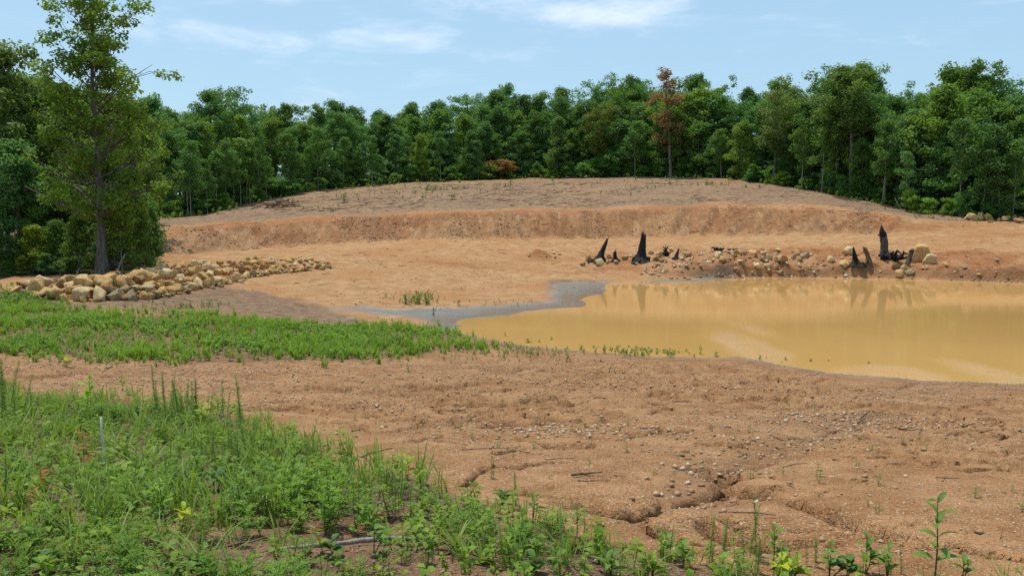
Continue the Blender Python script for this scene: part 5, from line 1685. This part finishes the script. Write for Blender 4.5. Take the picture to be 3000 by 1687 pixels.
def small_weed(px, row, hpx, color, label, group, wide=1.0):
    q = pix(px, row, 0.0); h = hpx * q[1] / FPX
    root = empty('weed', (q[0], q[1], max(q[2], 0) - .01))
    a, c = SWM[int(pr.integers(4))]
    s = h / .33
    for nm, me in (('stem', a), ('leaves', c)):
        o = add(nm, me, None, root); o.color = (*color, 1)
    root.scale = (s * wide, s * wide, s); root.rotation_euler = (0, 0, pr.uniform(0, 6.28))
    tag(root, label, 'weed', group)


G1, G2, G3 = (0.11, 0.20, 0.04), (0.22, 0.33, 0.03), (0.06, 0.10, 0.035)
for k, a in enumerate([(2052, 1038, 30, G2, 'bright yellow-green weed standing at the near shore', .7), (2098, 1044, 16, G1, 'green weed right of the bright shore weed', 1.6), (1703, 1026, 20, G1, 'green shore weed left of the bright one', 1.3), (1662, 1022, 12, G1, 'small weed on the near shore', 1.3),
                       (1615, 995, 12, G1, 'weed in the shallow water, right one of two', 1.3), (1547, 1003, 16, G1, 'bushier weed in the shallow water', 1.8), (1580, 1002, 10, G1, 'little weed in the shallow water, left one of two', 1.3), (1480, 985, 16, G3, 'thin weed poking out of the muddy water near the tip', .6),
                       (2226, 1052, 16, G1, 'weed at the shoreline below the sky glint', 1.3), (2302, 1054, 12, G1, 'tuft in the water right of the sky glint', 1.6), (2290, 1062, 6, G2, 'flat weed at the water edge', 2.0), (2375, 1058, 10, G3, 'faint weed in the water, left of the middle one', 1.8), (2245, 1050, 8, G1, 'tiny weed beside the shoreline weed', 1.2),
                       (2545, 1064, 8, G1, 'weed furthest right in the water', 2.0), (2428, 1058, 7, G3, 'faint weed in the water, right of the middle one', 1.4), (1955, 1036, 14, G1, 'green weed in the shore strip, right end', 1.6), (1880, 1040, 16, G2, 'light weed in the middle of the shore strip', 1.4), (1820, 1036, 16, G1, 'green weed in the shore strip, left end', 1.6),
                       (1665, 1050, 16, G1, 'weed at the right end of the left shore patch', 1.6), (1660, 1060, 14, G3, 'dark weed below the left shore patch', 1.0), (1760, 1058, 12, G3, 'dark weed on the soil below the shore strip', 1.0), (1197, 1090, 18, G1, 'green weed alone on the dirt band', 1.2), (1344, 898, 22, G3, 'dark weed at the edge of the grey mud', .9),
                       (1270, 925, 26, G3, 'dark weed in front of the grey mud', .8), (1352, 848, 10, G1, 'tiny weed in the middle of the pit floor', 1.0), (1131, 870, 18, G1, 'weed left of the green bush in the pit', 1.0), (1190, 890, 30, G1, 'left half of the green bush in the pit', 1.3), (1222, 890, 28, G1, 'middle of the green bush in the pit', 1.3), (1250, 893, 30, G1, 'right half of the green bush in the pit', 1.3), (1198, 863, 10, G1, 'small weed behind the pit bush', 1.0),
                       (430, 872, 26, G1, 'weed in front of the rock row, right of the big rocks', 1.1), (398, 885, 14, G1, 'weed at the foot of the rock row', 1.0), (470, 780, 20, G1, 'weed behind the rock row', 1.0), (250, 912, 26, G1, 'tallest weed at the back of the green band', 1.0), (365, 910, 22, G1, 'weed at the back of the green band', 1.1), (530, 905, 24, G1, 'weed patch left of the pit track', 1.5), (560, 902, 18, G1, 'second weed left of the pit track', 1.5), (225, 925, 30, G3, 'dark weed in the green band', 1.1),
                       (1170, 1010, 30, G3, 'dark round weed in the green band near the pond', 1.5), (1110, 1000, 20, G2, 'yellowish weed in the green band near the pond', 1.2)]):
    small_weed(a[0], a[1], a[2], a[3], a[4], 'weeds near the pond', a[5])
UP = [(1008, 590, 26), (1012, 572, 14), (1050, 583, 10), (1252, 552, 16), (1276, 552, 14), (1290, 552, 12), (1480, 545, 14), (1495, 540, 16), (1360, 548, 10), (2070, 538, 14), (2045, 540, 10), (2085, 538, 14), (2115, 540, 10), (2185, 546, 10), (2225, 548, 12), (1960, 535, 12), (975, 617, 10), (830, 606, 10), (1180, 575, 8), (1950, 528, 10), (1895, 545, 8)]
for k, a in enumerate(sorted(UP), 1):
    small_weed(a[0], a[1] + 3, a[2], G1, 'green tuft on the upper slope, %s from the left' % ordinal(k), 'green tufts on the upper slope', 1.7)

# ------------------------------------------------------------------ gravel and litter
def gravel(X, Y, size, rng, buf, sink=.25):
    n = len(X)
    base = np.array([[1, 0, 0], [-1, 0, 0], [0, 1, 0], [0, -1, 0], [0, 0, 1], [0, 0, -1.0]])
    F = np.array([[0, 2, 4], [2, 1, 4], [1, 3, 4], [3, 0, 4], [2, 0, 5], [1, 2, 5], [3, 1, 5], [0, 3, 5]])
    V = base[None] * rng.uniform(.6, 1.2, (n, 6, 1)) + rng.normal(size=(n, 6, 3)) * .22
    V[..., 2] *= .65
    a = rng.uniform(0, 6.28, n); c, s = np.cos(a)[:, None], np.sin(a)[:, None]
    x = V[..., 0] * c - V[..., 1] * s; y = V[..., 0] * s + V[..., 1] * c
    W = np.stack([x, y, V[..., 2]], -1) * size[:, None, None]
    W += np.stack([X, Y, ground(X, Y) + size * .35 * (1 - sink)], -1)[:, None]
    buf.put(W.reshape(-1, 3), None, (F[None] + (np.arange(n) * 6)[:, None, None]).reshape(-1, 3))


gb = Buf()
DIRT = [(-200, 1050), (600, 1062), (1400, 1050), (2100, 1055), (2450, 1100), (3150, 1130), (3200, 1690), (2300, 1600), (1500, 1470), (1000, 1340), (700, 1200), (-200, 1120)]
X, Y = sample(DIRT, 22000, pr, .72, lambda x, y: .2 + .8 * sstep(.42, .62, fbm(x * .35, y * .9 - x * .1, 63, 4)))
gravel(X, Y, (.005 + .013 * pr.uniform(0, 1, len(X)) ** 3) * np.clip(Y / 9, .75, 1.7), pr, gb)
X, Y = sample(DIRT, 2600, pr, .72, lambda x, y: sstep(.52, .66, fbm(x * .35, y * .9 - x * .1, 63, 4)))
gravel(X, Y, .009 + .026 * pr.uniform(0, 1, len(X)) ** 2, pr, gb)
q = wiggle(WASH, .05, .3, 1.0, 9); k = pr.integers(0, len(q), 420)
gravel(q[k, 0] + pr.normal(size=420) * .25, q[k, 1] + pr.normal(size=420) * .25, pr.uniform(.012, .04, 420), pr, gb)
for (a, b_, sx, sy, n) in [(1700, 1265, 1.0, .6, 350), (1850, 1130, 2.5, .5, 400), (1500, 1120, 2.5, .5, 300), (2560, 1235, 1.2, .5, 350), (1180, 1200, 1.5, .4, 200), (2700, 1300, 2, .8, 150)]:
    q = pix(a, b_); gravel(q[0] + pr.normal(size=n) * sx, q[1] + pr.normal(size=n) * sy, pr.uniform(.012, .042, n), pr, gb)
X, Y = sample([(-300, 1560), (700, 1560), (1300, 1460), (1900, 1560), (3000, 1660), (3000, 1760), (-300, 1760)], 900, pr); gravel(X, Y, pr.uniform(.003, .010, len(X)), pr, gb)
# stones washed out of the cut bank and strewn over the pit floor
FACE = [(480, 745), (900, 715), (1500, 698), (1900, 694), (2550, 682), (2560, 612), (2100, 608), (1500, 624), (900, 646), (500, 670)]
X, Y = sample(FACE, 3600, pr, .8, lambda x, y: .06 + .94 * sstep(.52, .66, fbm((x + np.interp(x / y, [-.4, 0, .4], [-.1, .1, -.7]) * (y - 78)) * .5, y * .12, 31, 4)))
gravel(X, Y, .02 + .085 * pr.uniform(0, 1, len(X)) ** 2.5, pr, gb)
X, Y = sample([(480, 880), (900, 900), (1500, 885), (1850, 820), (3000, 825), (3000, 700), (1500, 705), (600, 760)], 2600, pr, .8, lambda x, y: .15 + .85 * sstep(.48, .64, fbm(x * .3, y * .3, 65, 4)))
gravel(X, Y, .015 + .05 * pr.uniform(0, 1, len(X)) ** 3, pr, gb)
X, Y = sample([(1900, 812), (2400, 810), (3000, 826), (3000, 760), (2500, 745), (1900, 745)], 1200, pr, .8, lambda x, y: (1 - .7 * sstep(.40, .46, x / y)) * (.2 + .8 * sstep(.4, .6, fbm(x * .4, y * .4, 66, 3))))
gravel(X, Y, .035 + .20 * pr.uniform(0, 1, len(X)) ** 3.5, pr, gb)
X, Y = sample([(560, 660), (900, 640), (1500, 615), (2400, 600), (2350, 560), (1800, 525), (1200, 545), (800, 600)], 1500, pr, .8); gravel(X, Y, .02 + .06 * pr.uniform(0, 1, len(X)) ** 3, pr, gb)
X, Y = sample([(0, 890), (500, 870), (900, 870), (1000, 900), (600, 925), (0, 910)], 500, pr, .8); gravel(X, Y, .012 + .03 * pr.uniform(0, 1, len(X)) ** 3, pr, gb)
o = add('gravel', gb.mesh('gravel'), M_GRAVEL); tag(o, 'loose pale gravel and chips on the bare soil', 'gravel', kind='stuff')


def stick_mesh(seed, L=1.0, r=.02, fork=0, crook=.08):
    rng = np.random.default_rng(seed); b = Buf(); n = 7
    k = np.linspace(0, 1, n)
    pts = np.stack([k * L - L / 2, np.cumsum(rng.normal(size=n)) * crook * L * .3, np.abs(np.cumsum(rng.normal(size=n))) * crook * L * .12 + r * .6], -1)
    tube(b, pts, r * (1 - .6 * k) * rng.uniform(.8, 1.2, n), 6, rough=.12, rng=rng)
    for f in range(fork):
        i = int(rng.integers(2, n - 1)); d = norm(np.array([.6, rng.choice([-1, 1]) * rng.uniform(.4, 1), rng.uniform(0, .5)]))
        tube(b, [pts[i], pts[i] + d * L * .15, pts[i] + d * L * rng.uniform(.2, .35) + rng.normal(size=3) * .03 * L], [r * .5, r * .35, r * .1], 5, rng=rng)
    return b.mesh('stick')


STK = [stick_mesh(950 + s, 1, .022, s % 3, .10) for s in range(8)]
lb = Buf()
def litter(poly, n, lo, hi, r, dens=None):
    X, Y = sample(poly, n, pr, .8, dens)
    for x, y in zip(X, Y):
        L = pr.uniform(lo, hi); a = pr.uniform(-.6, .6); d = np.array([math.cos(a), math.sin(a), 0]) * L / 2
        zg = float(ground(x, y)) + r * .6
        tube(lb, [np.array([x, y, zg]) - d, np.array([x, y, zg + L * .04]), np.array([x, y, zg]) + d + np.array([0, 0, pr.uniform(0, .12) * L])], [r, r * .9, r * .4], 3, rng=pr, cap=False)
litter([(640, 625), (900, 575), (1250, 545), (1500, 535), (2150, 535), (2350, 560), (2550, 600), (2200, 595), (1500, 605), (900, 628), (600, 645)], 900, .25, 1.1, .022, lambda x, y: .1 + .9 * clump(x, y, .15, 71, .42, .6))
litter(FACE, 70, .3, 1.3, .025); litter([(500, 760), (1500, 705), (2950, 700), (2950, 740), (1900, 740), (1200, 800), (900, 860)], 80, .2, .8, .018)
litter(DIRT, 130, .06, .35, .006); litter(FG_LOW, 60, .1, .4, .004); litter(FG_DENSE, 60, .1, .5, .006)
o = add('twig_litter', lb.mesh('twig_litter'), M_TWIG); tag(o, 'fine dead twigs strewn over the bare soil', 'twigs', kind='stuff')


def stick(px, row, lpx, ang, label, mat=M_TWIG, thick=1.0, rise=0.0, seed=None, group='sticks lying on the near soil'):
    q = pix(px, row, 0.0); L = 1.05 * lpx * q[1] / FPX
    o = add('stick', STK[int(pr.integers(8)) if seed is None else seed].copy())
    o.data.materials.append(mat)
    o.scale = (L, L * thick, L * thick); o.rotation_euler = (pr.uniform(-.3, .3), -rise, ang)
    o.location = (q[0], q[1], max(q[2], 0) + .004 + abs(math.sin(rise)) * L * .4)
    tag(o, label, 'stick', group)


for a in [(1790, 1088, 34, .9, 'black charred stick sticking up at the near shore', M_CHAR, 1.8, .75), (1758, 1085, 28, .5, 'black charred stick left of the upright one', M_CHAR, 1.8, .3), (1828, 1095, 30, .6, 'dark stick right of the upright charred one', M_CHAR, 1.5, .35), (1754, 1095, 30, .1, 'flat dark stick below the charred sticks', M_TWIG, 1.4, 0),
          (1870, 1097, 18, .4, 'short dark stick further right of the charred ones', M_CHAR, 1.3, .3), (1925, 1105, 16, .9, 'thin upright twig near the shore, left one of two', M_TWIG, 1.0, .8), (1945, 1107, 14, .9, 'thin upright twig near the shore, right one of two', M_TWIG, 1.0, .8), (1520, 1100, 40, .1, 'flat stick left of the charred sticks', M_TWIG, 1.0, 0),
          (1350, 1205, 60, -.4, 'dark bent stick on the left of the gravel slope', M_TWIG, 1.2, .08), (1480, 1322, 90, -.2, 'long dark twig in the small twig heap', M_TWIG, .9, .05), (1500, 1330, 80, .3, 'second twig in the small twig heap', M_TWIG, .9, .1), (1460, 1318, 60, -.5, 'third twig in the small twig heap', M_TWIG, .9, .12), (1545, 1330, 60, -.9, 'bent twig at the right end of the small twig heap', M_TWIG, 1.1, .1),
          (1640, 1348, 90, .05, 'long twig right of the small twig heap', M_TWIG, .9, .02), (1720, 1398, 90, -.05, 'brown bark strip lying on the gravel', M_BROWNWOOD, 1.8, 0), (1740, 1412, 90, -.1, 'dark twig below the bark strip', M_TWIG, .9, 0), (1815, 1395, 34, -.4, 'short twig right of the bark strip', M_TWIG, 1.2, 0),
          (2540, 1228, 56, .5, 'thick grey stick in the debris right of the wash', M_GREYWOOD, 2.2, .2), (2520, 1240, 50, .4, 'second grey stick in the debris right of the wash', M_GREYWOOD, 1.8, .15), (2580, 1215, 40, .4, 'thin stick at the top of the debris', M_TWIG, 1.2, .3), (2510, 1262, 20, .3, 'short dark chunk left of the debris', M_GREYWOOD, 3, .4),
          (2660, 1258, 60, .1, 'flat dark stick in the right debris', M_GREYWOOD, 1.6, .05), (2700, 1268, 26, .5, 'dark wooden chunk in the right debris', M_GREYWOOD, 3, .5), (2770, 1250, 50, .7, 'stick standing out of the right debris', M_TWIG, 1.3, .3), (2780, 1275, 30, .5, 'dark stick below the standing one', M_GREYWOOD, 1.8, .2), (2840, 1255, 36, -.5, 'dark broken clod-like wood at the right', M_GREYWOOD, 3.2, .25), (2885, 1272, 34, -.3, 'last dark wood piece at the right', M_GREYWOOD, 3, .2), (2405, 1222, 30, -.1, 'dark piece of bark left of the debris', M_GREYWOOD, 2.5, .05),
          (2900, 1172, 40, .2, 'thin stick near the right edge', M_TWIG, .9, 0), (2380, 1100, 40, .1, 'small stick by the near shore', M_TWIG, .9, 0), (2930, 1690 - 120, 60, 1.0, 'thin forked twig above the crack at the right', M_TWIG, .7, .2), (2840, 1610, 70, .1, 'bent twig below the crack at the right', M_TWIG, .8, .05), (1080, 1340, 130, .55, 'dark branch leaning out of the weeds onto the dirt', M_TWIG, 1.2, .12), (850, 1485, 120, .5, 'dark curved branch in the gap between the weeds', M_TWIG, 1.1, .08),
          (1690, 1602, 100, .35, 'pale broken stick lying at the bottom middle', M_BLEACH, 1.4, .05), (1720, 1595, 120, .5, 'dark twig beside the pale broken stick', M_TWIG, .7, .08), (375, 1590, 70, .9, 'thin curved twig low at the left', M_PALE, .8, .15), (1050, 1265, 40, .1, 'dark clod of bark on the dirt near the weeds', M_TWIG, 2.5, .02), (1495, 1600, 70, -.3, 'thin twig in the bottom middle soil', M_TWIG, .8, .02), (2150, 1480, 50, .8, 'thin twig left of the wash', M_TWIG, .7, .1), (2270, 1520, 60, .05, 'thin twig right of the wash', M_TWIG, .7, 0), (2010, 1470, 90, -.1, 'curved twig left of the cracked soil', M_TWIG, .7, .05)]:
    stick(*a)
# bleached stick standing in the weeds, and the one lying on the dark soil
def tube_thing(name, pts, rad, mat, label, cat, extra=()):
    root = empty(name, tuple(pts[0])); p = np.array(pts) - pts[0]
    b = Buf(); tube(b, p, rad, 8, rough=.06, rng=pr); add('shaft', b.mesh('shaft'), mat, root)
    for e in extra:
        b = Buf(); tube(b, np.array(e[0]) - pts[0], e[1], 6, rough=.05, rng=pr); add('side_twig', b.mesh('side_twig'), mat, root)
    tag(root, label, cat)
q = pix(302, 1400); D = q[1]
at = lambda px, row: np.array([u_of(px, row) * D, D, z_row(row, D)])
tube_thing('bleached_stick', [at(302, 1405), at(301, 1370), at(305, 1330), at(300, 1290), at(297, 1255), at(296, 1222)], np.array([4.4, 3.9, 3.6, 3.3, 3, 2.5]) * D / FPX, M_BLEACH, 'bleached white stick standing upright in the left weeds', 'stick')
pA = [pix(*p) for p in [(815, 1622), (900, 1616), (980, 1610), (1060, 1598), (1150, 1592), (1230, 1596)]]
pA = [p + np.array([0, 0, .03]) for p in pA]
tube_thing('fallen_branch', pA, np.array([.006, .011, .013, .014, .014, .01]), M_PALE, 'long pale branch lying on the dark soil at the bottom', 'branch')
# brush pile at the forest edge, left
q = pix(822, 608); root = empty('brush_pile', tuple(q))
BR = [stick_mesh(990 + s, 1, .03, 2, .12) for s in range(5)]
for me in BR: me.materials.append(mat_bark('dry_brush', (0.10, 0.06, 0.045), (0.24, 0.15, 0.11), 20, .3) if me is BR[0] else BR[0].materials[0])
for k in range(46):
    o = add('branch', BR[k % 5], None, root)
    s = pr.uniform(.8, 2.2); o.scale = (s, s, s)
    x = pr.normal() * 1.0
    o.location = (x, pr.uniform(-.6, .8), max(0, .75 * (1 - (x / 2.0) ** 2)) * pr.uniform(.05, 1)); o.rotation_euler = (pr.uniform(-.5, .5), pr.uniform(-.45, .45), pr.uniform(0, 6.28))
tag(root, 'heap of dry brown brush at the forest edge on the left', 'brush pile')
# leaning dead stems by the rock row and at the right forest edge
for k, (pts, lab) in enumerate([([(342, 832), (342, 800), (350, 770), (362, 745)], 'grey dead stem standing between the big oak and the thin saplings'), ([(345, 828), (372, 800), (400, 785), (420, 790)], 'grey fallen limb arching behind the rock row'), ([(446, 795), (440, 765), (432, 735)], 'dark leaning stem at the right end of the left clump'),
                                ([(430, 792), (427, 760), (420, 715), (416, 680)], 'dark thin trunk at the right end of the left clump'), ([(222, 815), (226, 795), (230, 785)], 'short pale dead stem left of the big oak'), ([(2622, 608), (2628, 595), (2636, 580), (2632, 570)], 'pale dead stem at the forest edge on the right'), ([(2640, 614), (2630, 596), (2622, 580)], 'crossing pale dead stem at the forest edge on the right'), ([(2935, 625), (2915, 608), (2895, 592)], 'fallen grey pole at the forest edge by the right rocks')]):
    q = pix(*pts[0]); D = q[1] + (0 if k < 5 else -.3)
    P_ = [np.array([u_of(*p) * D, D + .05 * i, z_row(p[1], D)]) for i, p in enumerate(pts)]
    tube_thing('dead_sapling', P_, np.linspace(.06, .02, len(P_)), M_PALE if 'dark' not in lab else M_BARK, lab, 'dead sapling')
